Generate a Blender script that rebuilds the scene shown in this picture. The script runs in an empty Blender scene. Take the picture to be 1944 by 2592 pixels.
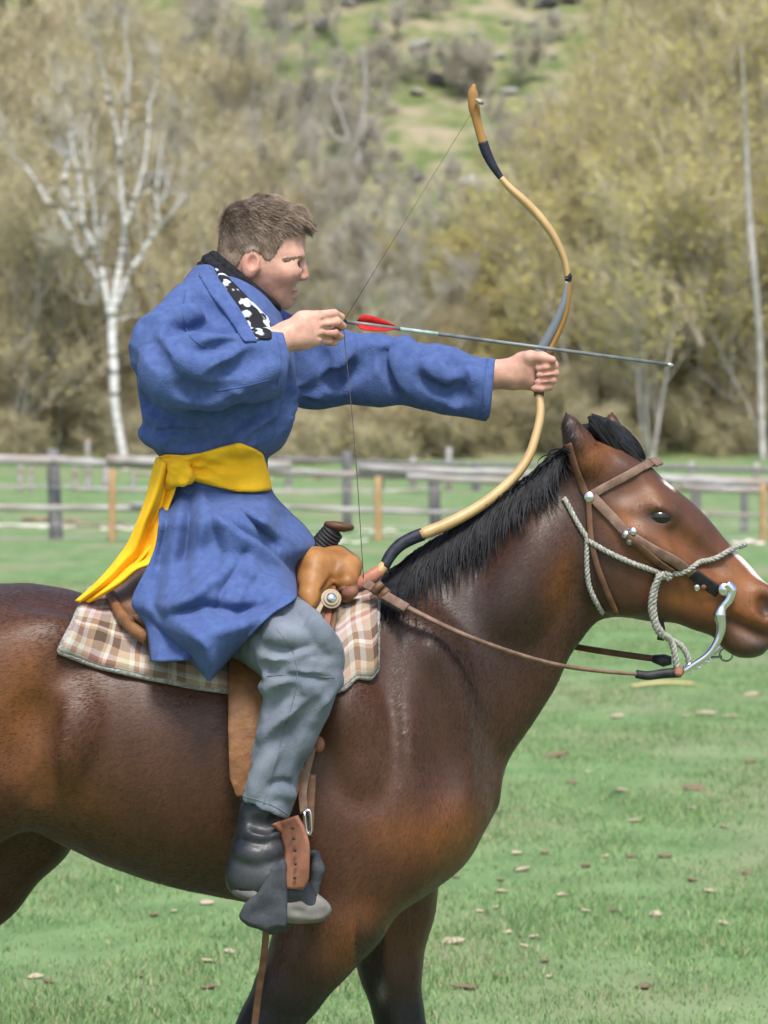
import bpy, math, random
import numpy as np
from mathutils import Matrix, Vector

# ------------------------------------------------------------------ camera, sky, sun, exposure
scene = bpy.context.scene
D, FPX, HY, EYE = 7.0, 8260.0, 1100.0, 1.7      # metres to the rider, focal length in photo pixels, horizon row, eye height
cam_data = bpy.data.cameras.new('camera')
cam_data.sensor_fit = 'HORIZONTAL'
cam_data.sensor_width = 36.0
cam_data.lens = 36.0 * FPX / 1944.0
cam_data.shift_y = -(1296.0 - HY) / 1944.0
cam_data.clip_start, cam_data.clip_end = 0.1, 2000.0
cam_data.dof.use_dof = True
cam_data.dof.focus_distance = D - 0.15
cam_data.dof.aperture_fstop = 9.5
cam = bpy.data.objects.new('camera', cam_data)
scene.collection.objects.link(cam)
cam.location = (0, -D, EYE)
cam.rotation_euler = (math.radians(90), 0, 0)
scene.camera = cam

SUN_AZ, SUN_EL = math.radians(172), math.radians(58)     # azimuth clockwise from +Y (away from the camera)
world = bpy.data.worlds.new('World')
scene.world = world
world.use_nodes = True
wn = world.node_tree
sky = wn.nodes.new('ShaderNodeTexSky')
sky.sky_type = 'NISHITA'
sky.sun_disc = False
sky.sun_elevation = SUN_EL
sky.sun_rotation = SUN_AZ
sky.air_density, sky.dust_density, sky.ozone_density = 1.0, 3.0, 1.0
bg = wn.nodes['Background']
bg.inputs['Strength'].default_value = 0.13
wn.links.new(sky.outputs['Color'], bg.inputs['Color'])

sun_data = bpy.data.lights.new('sun', 'SUN')
sun_data.energy = 2.3
sun_data.angle = math.radians(14)
sun_data.color = (1.0, 0.965, 0.90)
sun = bpy.data.objects.new('sun', sun_data)
scene.collection.objects.link(sun)
to_sun = Vector((math.sin(SUN_AZ) * math.cos(SUN_EL), math.cos(SUN_AZ) * math.cos(SUN_EL), math.sin(SUN_EL)))
sun.rotation_euler = to_sun.to_track_quat('Z', 'Y').to_euler()

scene.view_settings.view_transform = 'Standard'
scene.view_settings.look = 'None'
scene.view_settings.gamma = 1.0
scene.view_settings.use_curve_mapping = False
scene.view_settings.exposure = 0.85

# ------------------------------------------------------------------ small helpers
COL = scene.collection
RNG = np.random.default_rng(7)
random.seed(11)

def P(px, py, Y=0.0):
    d = D + Y
    return np.array([(px - 972.0) * d / FPX, Y, EYE - (py - HY) * d / FPX])

def PX(px, Y=0.0): return (px - 972.0) * (D + Y) / FPX
def PZ(py, Y=0.0): return EYE - (py - HY) * (D + Y) / FPX

def new_mesh(name, verts, faces, smooth=True):
    me = bpy.data.meshes.new(name)
    verts = np.asarray(verts, dtype=np.float32).reshape(-1, 3)
    if isinstance(faces, np.ndarray):
        n, k = faces.shape
        me.vertices.add(len(verts)); me.vertices.foreach_set('co', verts.ravel())
        me.loops.add(n * k); me.loops.foreach_set('vertex_index', faces.astype(np.int32).ravel())
        me.polygons.add(n); me.polygons.foreach_set('loop_start', np.arange(0, n * k, k, dtype=np.int32))
        me.update(calc_edges=True)
    else:
        me.from_pydata([tuple(map(float, v)) for v in verts], [], faces)
    if smooth:
        me.polygons.foreach_set('use_smooth', np.ones(len(me.polygons), dtype=bool))
    me.update()
    return me

def obj(name, me, mat=None, parent=None):
    o = bpy.data.objects.new(name, me)
    COL.objects.link(o)
    if mat is not None and me is not None and not me.materials:
        me.materials.append(mat)
    if parent is not None:
        o.parent = parent
        o.matrix_parent_inverse = parent_matrix(parent).inverted()
    return o

def parent_matrix(o):
    m = Matrix.Translation(o.location) @ o.rotation_euler.to_matrix().to_4x4() @ Matrix.Diagonal((*o.scale, 1.0))
    if o.parent is not None:
        m = parent_matrix(o.parent) @ o.matrix_parent_inverse @ m
    return m

def tag(o, label, cat, group=None, kind=None):
    if label: o['label'] = label
    if cat: o['category'] = cat
    if group: o['group'] = group
    if kind: o['kind'] = kind
    return o

def thing(name, label, cat, loc=(0, 0, 0), group=None):
    o = bpy.data.objects.new(name, None)
    COL.objects.link(o)
    o.empty_display_size = 0.1
    o.location = [float(v) for v in loc]
    return tag(o, label, cat, group)

def solidify(o, t, offset=0.0):
    m = o.modifiers.new('thickness', 'SOLIDIFY'); m.thickness = t; m.offset = offset
    return o

def srgb(r, g, b):
    f = lambda c: c / 12.92 if c <= 0.04045 else ((c + 0.055) / 1.055) ** 2.4
    return (f(r / 255.0), f(g / 255.0), f(b / 255.0))

# ------------------------------------------------------------------ materials
def mat(name, c1, c2=None, rough=0.7, scale=30.0, bump=0.0, bscale=None, spec=0.3, metal=0.0, vcol=None,
        sheen=0.0, coat=0.0, stretch=None, detail=4.0, lo=0.35, hi=0.65, c3=None, scale3=6.0, trans=0.0, alt=None):
    m = bpy.data.materials.new(name); m.use_nodes = True
    nt = m.node_tree; N = nt.nodes; L = nt.links
    b = N['Principled BSDF']
    b.inputs['Roughness'].default_value = rough
    b.inputs['Specular IOR Level'].default_value = spec
    b.inputs['Metallic'].default_value = metal
    if sheen:
        b.inputs['Sheen Weight'].default_value = sheen; b.inputs['Sheen Roughness'].default_value = 0.5
    if coat:
        b.inputs['Coat Weight'].default_value = coat; b.inputs['Coat Roughness'].default_value = 0.25
    tc = N.new('ShaderNodeTexCoord'); mp = N.new('ShaderNodeMapping')
    L.new(tc.outputs['Object'], mp.inputs['Vector'])
    if stretch: mp.inputs['Scale'].default_value = stretch
    def noise(s, dt=detail):
        n = N.new('ShaderNodeTexNoise'); n.inputs['Scale'].default_value = s; n.inputs['Detail'].default_value = dt
        L.new(mp.outputs['Vector'], n.inputs['Vector']); return n
    def ramp(src, a, bb):
        r = N.new('ShaderNodeMapRange'); r.inputs['From Min'].default_value = a; r.inputs['From Max'].default_value = bb
        L.new(src, r.inputs['Value']); return r.outputs['Result']
    def mix(fac, A, B, mode='MIX'):
        x = N.new('ShaderNodeMix'); x.data_type = 'RGBA'; x.blend_type = mode
        for sock, v in ((x.inputs[0], fac), (x.inputs[6], A), (x.inputs[7], B)):
            if isinstance(v, bpy.types.NodeSocket): L.new(v, sock)
            elif isinstance(v, (int, float)): sock.default_value = v
            else: sock.default_value = (*v, 1.0)
        return x.outputs[2]
    col = None
    if vcol:
        a = N.new('ShaderNodeAttribute'); a.attribute_name = vcol; col = a.outputs['Color']
        if c2 is not None:      # fine brightness flecks over the painted coat colour
            col = mix(ramp(noise(scale).outputs['Fac'], lo, hi), mix(1.0, col, c1, 'MULTIPLY'), mix(1.0, col, c2, 'MULTIPLY'))
    elif c2 is not None:
        col = mix(ramp(noise(scale).outputs['Fac'], lo, hi), c1, c2)
        if c3 is not None:
            col = mix(ramp(noise(scale3, 5.0).outputs['Fac'], 0.45, 0.7), col, c3)
    if col is not None: L.new(col, b.inputs['Base Color'])
    else: b.inputs['Base Color'].default_value = (*c1, 1.0)
    if bump:
        bp = N.new('ShaderNodeBump'); bp.inputs['Strength'].default_value = bump; bp.inputs['Distance'].default_value = 0.01
        L.new(noise(bscale or scale, 5.0).outputs['Fac'], bp.inputs['Height']); L.new(bp.outputs['Normal'], b.inputs['Normal'])
    if trans:
        b.inputs['Transmission Weight'].default_value = 0.0
        t = N.new('ShaderNodeBsdfTranslucent'); ms = N.new('ShaderNodeMixShader'); ms.inputs[0].default_value = trans
        if col is not None: L.new(col, t.inputs['Color'])
        else: t.inputs['Color'].default_value = (*c1, 1.0)
        L.new(b.outputs[0], ms.inputs[1]); L.new(t.outputs[0], ms.inputs[2])
        L.new(ms.outputs[0], N['Material Output'].inputs['Surface'])
    return m

# ------------------------------------------------------------------ implicit surfaces (distance fields -> mesh)
def lerp_table(xs, pts, smooth=0.0):
    pts = sorted(pts); xp = np.array([p[0] for p in pts], float); yp = np.array([p[1] for p in pts], float)
    if len(xp) < 3: return np.interp(xs, xp, yp)
    # monotone cubic (Fritsch-Carlson)
    h = np.diff(xp); dl = np.diff(yp) / h
    m = np.empty_like(yp); m[0], m[-1] = dl[0], dl[-1]
    same = dl[:-1] * dl[1:] > 0
    w1, w2 = 2 * h[1:] + h[:-1], h[1:] + 2 * h[:-1]
    with np.errstate(divide='ignore', invalid='ignore'):
        hm = (w1 + w2) / (w1 / dl[:-1] + w2 / dl[1:])
    m[1:-1] = np.where(same, hm, 0.0)
    x = np.clip(xs, xp[0], xp[-1]); i = np.clip(np.searchsorted(xp, x) - 1, 0, len(h) - 1)
    t = (x - xp[i]) / h[i]; t2, t3 = t * t, t * t * t
    return ((2 * t3 - 3 * t2 + 1) * yp[i] + (t3 - 2 * t2 + t) * h[i] * m[i] + (-2 * t3 + 3 * t2) * yp[i + 1] + (t3 - t2) * h[i] * m[i + 1])

class Field:
    def __init__(s, lo, hi, h):
        s.lo, s.h = np.array(lo, float), h
        s.n = np.ceil((np.array(hi, float) - s.lo) / h).astype(int) + 1
        s.F = np.full(s.n, 0.5, np.float32)
        s.ax = [s.lo[i] + h * np.arange(s.n[i]) for i in range(3)]
    def region(s, lo, hi, pad):
        a = np.clip(np.floor((np.array(lo) - pad - s.lo) / s.h).astype(int), 0, s.n)
        b = np.clip(np.ceil((np.array(hi) + pad - s.lo) / s.h).astype(int) + 1, 0, s.n)
        return tuple(slice(a[i], b[i]) for i in range(3))
    def put(s, f, lo, hi, k=0.02, op='u'):
        r = s.region(lo, hi, k + 3 * s.h)
        if any(q.stop <= q.start for q in r): return s
        X = s.ax[0][r[0]][:, None, None]; Y = s.ax[1][r[1]][None, :, None]; Z = s.ax[2][r[2]][None, None, :]
        d = f(X, Y, Z).astype(np.float32); a = s.F[r]
        if op == 'u':
            q = np.maximum(k - np.abs(a - d), 0) / max(k, 1e-6); s.F[r] = np.minimum(a, d) - q * q * k * 0.25
        elif op == 's':
            q = np.maximum(k - np.abs(a + d), 0) / max(k, 1e-6); s.F[r] = np.maximum(a, -d) + q * q * k * 0.25
        return s
    # primitives ---------------------------------------------------
    def cone(s, a, b, ra, rb, k=0.02, op='u', sy=1.0, mirror=False):
        a, b = np.array(a, float), np.array(b, float); rm = max(ra, rb) * max(1, sy)
        if mirror: a[1], b[1] = abs(a[1]), abs(b[1])
        ab = (b - a) / np.array([1, sy, 1]); L2 = float(ab @ ab) + 1e-12
        def f(X, Y, Z):
            y = np.abs(Y) if mirror else Y
            ux, uy, uz = X - a[0], (y - a[1]) / sy, Z - a[2]
            t = np.clip((ux * ab[0] + uy * ab[1] + uz * ab[2]) / L2, 0, 1)
            return np.sqrt((ux - t * ab[0]) ** 2 + (uy - t * ab[1]) ** 2 + (uz - t * ab[2]) ** 2) - (ra + (rb - ra) * t)
        lo, hi = np.minimum(a, b) - rm, np.maximum(a, b) + rm
        if mirror: m = max(abs(lo[1]), abs(hi[1])); lo[1], hi[1] = -m, m
        return s.put(f, lo, hi, k, op)
    def chain(s, pts, k=0.02, op='u', sy=1.0, mirror=False):
        for (a, ra), (b, rb) in zip(pts[:-1], pts[1:]): s.cone(a, b, ra, rb, k, op, sy, mirror)
        return s
    def ell(s, c, r, k=0.02, op='u', ang=0.0, mirror=False):
        c, r = np.array(c, float), np.array(r, float)
        if mirror: c[1] = abs(c[1])
        ca, sa = math.cos(ang), math.sin(ang)
        def f(X, Y, Z):
            y = (np.abs(Y) if mirror else Y) - c[1]
            x0, z0 = X - c[0], Z - c[2]
            x, z = x0 * ca + z0 * sa, -x0 * sa + z0 * ca
            k0 = np.sqrt((x / r[0]) ** 2 + (y / r[1]) ** 2 + (z / r[2]) ** 2)
            k1 = np.sqrt((x / r[0] ** 2) ** 2 + (y / r[1] ** 2) ** 2 + (z / r[2] ** 2) ** 2) + 1e-9
            return k0 * (k0 - 1) / k1
        m = max(r); lo, hi = c - m, c + m
        if mirror: q = abs(c[1]) + m; lo[1], hi[1] = -q, q
        return s.put(f, lo, hi, k, op)
    def loft(s, o, dirv, A, B, W, Y0=0.0, n=2.0, k=0.02, op='u', cap=0.01, grow=0.0):
        """A, B: contour points [px,py] on the two sides of an axis through o (px) along dirv (px); W: [(u px, half width m)]."""
        sc = (D + Y0) / FPX; dv = np.array(dirv, float); dv /= np.hypot(*dv); nv = np.array([dv[1], -dv[0]])
        def uv(p): q = np.array(p, float) - o; return float(q @ dv), float(q @ nv)
        ta, tb = [uv(p) for p in A], [uv(p) for p in B]
        u0 = min(min(t[0] for t in ta), min(t[0] for t in tb)); u1 = max(max(t[0] for t in ta), max(t[0] for t in tb))
        us = np.linspace(u0, u1, 240); va, vb, w = lerp_table(us, ta), lerp_table(us, tb), lerp_table(us, W)
        ker = np.exp(-np.linspace(-2, 2, 9) ** 2); ker /= ker.sum()
        sm = lambda q: np.convolve(np.pad(q, 4, mode='reflect', reflect_type='odd'), ker, 'valid')
        va, vb = sm(va), sm(vb)
        def f(X, Y, Z):
            px = X / sc + 972.0; py = HY + (EYE - Z) / sc
            u = (px - o[0]) * dv[0] + (py - o[1]) * dv[1]; v = (px - o[0]) * nv[0] + (py - o[1]) * nv[1]
            a, b, ww = (np.interp(u, us, q) for q in (va, vb, w))
            hh = np.maximum(np.abs(a - b) * 0.5 * sc, 0.003) + grow; c = (a + b) * 0.5; ww = np.maximum(ww, 0.003) + grow
            q = ((np.abs(v - c) * sc / hh) ** n + (np.abs(Y - Y0) / ww) ** n) ** (1.0 / n)
            d = (q - 1) * np.minimum(hh, ww)
            e = np.maximum((u0 - u) * sc - grow, (u - u1) * sc - grow)
            qq = np.maximum(cap - np.abs(d - e), 0) / cap
            return np.maximum(d, e) + qq * qq * cap * 0.25
        pts = np.array([(p[0], p[1]) for p in list(A) + list(B)])
        lo = [PX(pts[:, 0].min(), Y0), Y0 - w.max(), PZ(pts[:, 1].max(), Y0)]; hi = [PX(pts[:, 0].max(), Y0), Y0 + w.max(), PZ(pts[:, 1].min(), Y0)]
        return s.put(f, np.array(lo) - grow, np.array(hi) + grow, k, op)
    # queries ------------------------------------------------------
    def at(s, p):
        q = (np.asarray(p, float) - s.lo) / s.h; i = np.clip(np.floor(q).astype(int), 0, s.n - 2); t = np.clip(q - i, 0, 1)
        i, t = i.T, t.T; v = 0
        for a in (0, 1):
            for b in (0, 1):
                for c in (0, 1):
                    v = v + s.F[i[0] + a, i[1] + b, i[2] + c] * (t[0] if a else 1 - t[0]) * (t[1] if b else 1 - t[1]) * (t[2] if c else 1 - t[2])
        return v
    def hit(s, px, py, default=0.0, far=False):
        ys = np.arange(s.ax[1][0] + s.h, s.ax[1][-1] - s.h, 0.004)
        if far: ys = ys[::-1]
        pts = np.stack([(px - 972.0) * (D + ys) / FPX, ys, EYE - (py - HY) * (D + ys) / FPX], 1)
        v = s.at(pts); i = np.argmax(v < 0)
        if not (v < 0).any(): return default
        if i == 0: return ys[0]
        t = v[i - 1] / (v[i - 1] - v[i] + 1e-9)
        return ys[i - 1] + t * (ys[i] - ys[i - 1])
    def grad(s, p):
        p = np.asarray(p, float).reshape(-1, 3); e = s.h * 1.2
        g = np.stack([s.at(p + np.eye(3)[i] * e) - s.at(p - np.eye(3)[i] * e) for i in range(3)], 1)
        return g / (np.linalg.norm(g, axis=1, keepdims=True) + 1e-9)
    def crease(s, pts, r=0.006, k=0.02, op='s', off=0.0, seg=5, dep=.45):
        """run a fold (op 'u') or furrow (op 's') along photo points, on the surface facing the camera."""
        q = resample2(pts, seg); W = []
        for i, (x, y) in enumerate(q):
            Y = s.hit(x, y, None)
            if Y is None: continue
            e = math.sin(math.pi * (i + 0.5) / len(q)) ** 0.5; sg = 1 if op == 'u' else -1
            W.append((P(x, y, Y + off + sg * r * (1.0 - dep * e)), r))
        if len(W) > 1: s.chain(W, k, op)
        return s
    def mesh(s, name, smooth_it=0):
        v, f = surface_nets(s.F, s.lo, s.h)
        v, f = largest(v, f)
        if smooth_it: v = relax(v, f, smooth_it)
        return v, f

def resample2(pts, seg):
    pts = np.array(pts, float); out = []
    for a, b in zip(pts[:-1], pts[1:]):
        for t in np.linspace(0, 1, seg, endpoint=False): out.append(a + (b - a) * t)
    out.append(pts[-1]); return np.array(out)

def surface_nets(F, lo, h):
    S = F < 0
    c = sum(S[a:S.shape[0] - 1 + a, b:S.shape[1] - 1 + b, d:S.shape[2] - 1 + d].astype(np.int8) for a in (0, 1) for b in (0, 1) for d in (0, 1))
    act = (c > 0) & (c < 8); I = np.argwhere(act); idx = np.full(act.shape, -1, np.int64); idx[act] = np.arange(len(I))
    cor = [(a, b, d) for a in (0, 1) for b in (0, 1) for d in (0, 1)]
    val = [F[I[:, 0] + a, I[:, 1] + b, I[:, 2] + d] for a, b, d in cor]
    pos = np.zeros((len(I), 3)); cnt = np.zeros(len(I))
    for i in range(8):
        for j in range(i + 1, 8):
            df = np.abs(np.array(cor[i]) - np.array(cor[j]))
            if df.sum() != 1: continue
            m = (val[i] < 0) != (val[j] < 0); t = val[i][m] / (val[i][m] - val[j][m])
            pos[m] += np.array(cor[i]) + t[:, None] * (np.array(cor[j]) - np.array(cor[i])); cnt[m] += 1
    V = lo + h * (I + pos / cnt[:, None]); faces = []
    for ax in range(3):
        o1, o2 = [(1, 2), (2, 0), (0, 1)][ax]
        a = [slice(None)] * 3; b = [slice(None)] * 3
        a[ax], b[ax] = slice(0, -1), slice(1, None)
        for o in (o1, o2): a[o] = slice(1, -1); b[o] = slice(1, -1)
        A, B = S[tuple(a)], S[tuple(b)]
        E = np.argwhere(A != B); flip = A[tuple(E.T)]
        E = E.copy(); E[:, o1] += 1; E[:, o2] += 1
        def cell(d1, d2): q = E.copy(); q[:, o1] -= d1; q[:, o2] -= d2; return idx[tuple(q.T)]
        Q = np.stack([cell(1, 1), cell(0, 1), cell(0, 0), cell(1, 0)], 1)
        Q[~flip] = Q[~flip][:, ::-1]; faces.append(Q)
    return V, np.concatenate(faces)

def largest(v, f):
    """keep the biggest connected piece."""
    lab = np.arange(len(v)); e = np.concatenate([f[:, [0, 1]], f[:, [1, 2]], f[:, [2, 3]]])
    for _ in range(400):
        m = np.minimum(lab[e[:, 0]], lab[e[:, 1]]); new = lab.copy()
        np.minimum.at(new, e[:, 0], m); np.minimum.at(new, e[:, 1], m); new = new[new]; new = new[new]
        if (new == lab).all(): break
        lab = new
    c = np.bincount(lab, minlength=len(v))
    if c.max() == len(v): return v, f
    keep = lab == c.argmax(); idx = np.cumsum(keep) - 1
    return v[keep], idx[f[keep[f[:, 0]]]]

def relax(v, f, it, lam=0.5):
    e = np.concatenate([f[:, [0, 1]], f[:, [1, 2]], f[:, [2, 3]], f[:, [3, 0]]]); n = len(v)
    for _ in range(it):
        acc = np.zeros_like(v); cnt = np.bincount(e[:, 0], minlength=n) + np.bincount(e[:, 1], minlength=n)
        for i in range(3):
            acc[:, i] = np.bincount(e[:, 0], v[e[:, 1], i], n) + np.bincount(e[:, 1], v[e[:, 0], i], n)
        v = v + lam * (acc / np.maximum(cnt, 1)[:, None] - v)
    return v

def poly_sdf(poly):
    """signed distance (metres, scaled from px at plane Y0=0) to a photo polygon; returns f(px, py)."""
    P0 = np.array(poly, float); P1 = np.roll(P0, -1, 0); sc = D / FPX
    def f(px, py):
        d2 = None; ins = None
        for a, b in zip(P0, P1):
            ex, ey = b - a; wx, wy = px - a[0], py - a[1]
            t = np.clip((wx * ex + wy * ey) / (ex * ex + ey * ey + 1e-9), 0, 1)
            q = (wx - ex * t) ** 2 + (wy - ey * t) ** 2
            d2 = q if d2 is None else np.minimum(d2, q)
            c = ((a[1] <= py) & (b[1] > py) & (ex * wy - ey * wx > 0)) | ((a[1] > py) & (b[1] <= py) & (ex * wy - ey * wx < 0))
            ins = c if ins is None else ins ^ c
        return np.where(ins, -1.0, 1.0) * np.sqrt(d2) * sc
    return f

def proj(X, Y, Z):
    """world -> photo pixels, following the camera's own perspective."""
    d = D + Y
    return 972.0 + X * FPX / d, HY + (EYE - Z) * FPX / d

def layer(src, poly, off, name_h=None, ymin=-9, ymax=9, rnd=0.006, hollow=None):
    """a garment layer: the source field grown by off, kept inside a photo outline."""
    g = Field.__new__(Field); g.lo, g.h, g.n, g.ax = src.lo, src.h, src.n, src.ax
    X = g.ax[0][:, None, None]; Y = g.ax[1][None, :, None]; Z = g.ax[2][None, None, :]
    px, py = proj(X, Y, Z)
    px, py = np.broadcast_arrays(px, py)
    # evaluate polygon only near the outline's box
    pl = np.array(poly); m = (px > pl[:, 0].min() - 25) & (px < pl[:, 0].max() + 25) & (py > pl[:, 1].min() - 25) & (py < pl[:, 1].max() + 25)
    pd = np.full(px.shape, 0.05, np.float32); pd[m] = poly_sdf(poly)(px[m], py[m])
    a = src.F - (off(px, py) if callable(off) else off); b = np.maximum(pd, np.maximum(ymin - Y, Y - ymax))
    q = np.maximum(rnd - np.abs(a - b), 0) / rnd
    g.F = (np.maximum(a, b) + q * q * rnd * 0.25).astype(np.float32)
    if hollow is not None: g.F = np.maximum(g.F, -(src.F + hollow)).astype(np.float32)
    return g

def field_obj(name, fld, m, parent, it=1):
    v, f = fld.mesh(name, it)
    return obj(name, new_mesh(name, v, f), m, parent)

def noise3(X, Y, Z, s, seed, n=6):
    r = np.random.default_rng(seed); o = 0
    for i in range(n):
        k = r.normal(0, 1, 3); k *= s * r.uniform(.6, 1.6) / np.linalg.norm(k); o = o + np.sin(X * k[0] + Y * k[1] + Z * k[2] + r.uniform(0, 6.28))
    return o / math.sqrt(n)
def rumple(f, amp, s, seed, band=.02):
    """crumple a cloth surface with uneven ridges."""
    I = np.nonzero(np.abs(f.F) < band); X, Y, Z = (f.ax[i][I[i]] for i in range(3))
    w = noise3(X, Y, Z, s * .35, seed + 1) * .9 / s * 3.0
    n = noise3(X + w, Y + w, Z - w, s, seed); m = np.clip(.55 + .5 * noise3(X, Y, Z, s * .3, seed + 2), 0, 1.2)
    f.F[I] += (amp * m * (np.abs(n) - .55)).astype(np.float32)
    return f

# ------------------------------------------------------------------ tubes, straps, sheets
def frames(pts):
    pts = np.asarray(pts, float); t = np.gradient(pts, axis=0); t /= np.linalg.norm(t, axis=1, keepdims=True) + 1e-12
    ref = np.array([0, 1.0, 0]) if abs(t[0][1]) < 0.9 else np.array([1.0, 0, 0])
    ns = []; n = ref - t[0] * (ref @ t[0]); n /= np.linalg.norm(n)
    for q in t:
        n = n - q * (n @ q); n /= np.linalg.norm(n) + 1e-12; ns.append(n)
    ns = np.array(ns); return t, ns, np.cross(t, ns)

def spline(pts, seg=6):
    """Catmull-Rom through the points."""
    p = np.asarray(pts, float)
    if len(p) < 3: return np.array([p[0] + (p[-1] - p[0]) * t for t in np.linspace(0, 1, seg + 1)])
    q = np.vstack([2 * p[0] - p[1], p, 2 * p[-1] - p[-2]]); out = []
    for i in range(1, len(q) - 2):
        for t in np.linspace(0, 1, seg, endpoint=False):
            out.append(0.5 * (2 * q[i] + (q[i + 1] - q[i - 1]) * t + (2 * q[i - 1] - 5 * q[i] + 4 * q[i + 1] - q[i + 2]) * t * t + (3 * q[i] - q[i - 1] - 3 * q[i + 1] + q[i + 2]) * t ** 3))
    out.append(p[-1]); return np.array(out)

class MB:
    """collects tubes, boxes and quads into one mesh."""
    def __init__(s): s.v, s.f = [], []
    def add(s, v, f):
        b = len(s.v); s.v.extend([tuple(q) for q in v]); s.f.extend([tuple(i + b for i in q) for q in f]); return s
    def tube(s, pts, rad, n=8, flat=1.0, cap=True, ref=None, roll=0.0):
        pts = np.asarray(pts, float); t, a, b = frames(pts)
        if ref is not None:
            r = np.asarray(ref, float)
            a = r - t * np.sum(t * r, axis=1, keepdims=True); a /= np.linalg.norm(a, axis=1, keepdims=True) + 1e-12; b = np.cross(t, a)
        rad = np.broadcast_to(np.asarray(rad, float), (len(pts),)); fl = np.broadcast_to(np.asarray(flat, float), (len(pts),))
        ang = np.linspace(0, 2 * np.pi, n, endpoint=False) + roll
        V = pts[:, None] + rad[:, None, None] * (np.cos(ang)[None, :, None] * a[:, None] * fl[:, None, None] + np.sin(ang)[None, :, None] * b[:, None])
        m = len(pts); F = [(i * n + j, i * n + (j + 1) % n, (i + 1) * n + (j + 1) % n, (i + 1) * n + j) for i in range(m - 1) for j in range(n)]
        if cap: F += [tuple(range(n - 1, -1, -1)), tuple((m - 1) * n + j for j in range(n))]
        return s.add(V.reshape(-1, 3), F)
    def strap(s, pts, nrm, w, th):
        """flat strap: pts, outward normals, width and thickness."""
        pts = np.asarray(pts, float); nrm = np.asarray(nrm, float); t = np.gradient(pts, axis=0); t /= np.linalg.norm(t, axis=1, keepdims=True) + 1e-12
        n = nrm - t * np.sum(t * nrm, axis=1, keepdims=True); n /= np.linalg.norm(n, axis=1, keepdims=True) + 1e-12; b = np.cross(t, n)
        w = np.broadcast_to(np.asarray(w, float), (len(pts),)); V = []
        for i in range(len(pts)):
            for cu, cn in ((-.5, 0), (-.5, .7), (-.38, 1), (.38, 1), (.5, .7), (.5, 0)):
                V.append(pts[i] + b[i] * cu * w[i] + n[i] * cn * th)
        F = [(i * 6 + j, i * 6 + (j + 1) % 6, (i + 1) * 6 + (j + 1) % 6, (i + 1) * 6 + j) for i in range(len(pts) - 1) for j in range(6)]
        F += [tuple(range(5, -1, -1)), tuple((len(pts) - 1) * 6 + j for j in range(6))]
        return s.add(V, F)
    def rope(s, pts, r, strands=3, pitch=0.03, n=5):
        pts = np.asarray(pts, float); t, a, b = frames(pts)
        L = np.concatenate([[0], np.cumsum(np.linalg.norm(np.diff(pts, axis=0), axis=1))])
        m = max(6, int(L[-1] / pitch * 8)); u = np.linspace(0, L[-1], m)
        q = np.stack([np.interp(u, L, pts[:, i]) for i in range(3)], 1); A = np.stack([np.interp(u, L, a[:, i]) for i in range(3)], 1); B = np.stack([np.interp(u, L, b[:, i]) for i in range(3)], 1)
        for j in range(strands):
            ph = 2 * np.pi * (j / strands + u / pitch)
            s.tube(q + r * 0.5 * (np.cos(ph)[:, None] * A + np.sin(ph)[:, None] * B), r * 0.6, n)
        return s
    def box(s, c, size, rot=None):
        c = np.asarray(c, float); h = np.asarray(size, float) / 2
        V = np.array([[x, y, z] for x in (-1, 1) for y in (-1, 1) for z in (-1, 1)]) * h
        if rot is not None: V = V @ np.asarray(rot).T
        return s.add(V + c, [(0, 1, 3, 2), (4, 6, 7, 5), (0, 4, 5, 1), (2, 3, 7, 6), (0, 2, 6, 4), (1, 5, 7, 3)])
    def disc(s, c, nrm, r, th, n=16, dome=0.0):
        n0 = np.asarray(nrm, float); n0 /= np.linalg.norm(n0); c = np.asarray(c, float)
        pts = [c, c + n0 * th * 0.7, c + n0 * th, c + n0 * (th + dome)]
        return s.tube(pts, [r, r, r * 0.88, r * 0.2 if dome else r * 0.5], n)
    def build(s, name, m, parent=None, smooth=True):
        return obj(name, new_mesh(name, s.v, s.f, smooth), m, parent)

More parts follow.
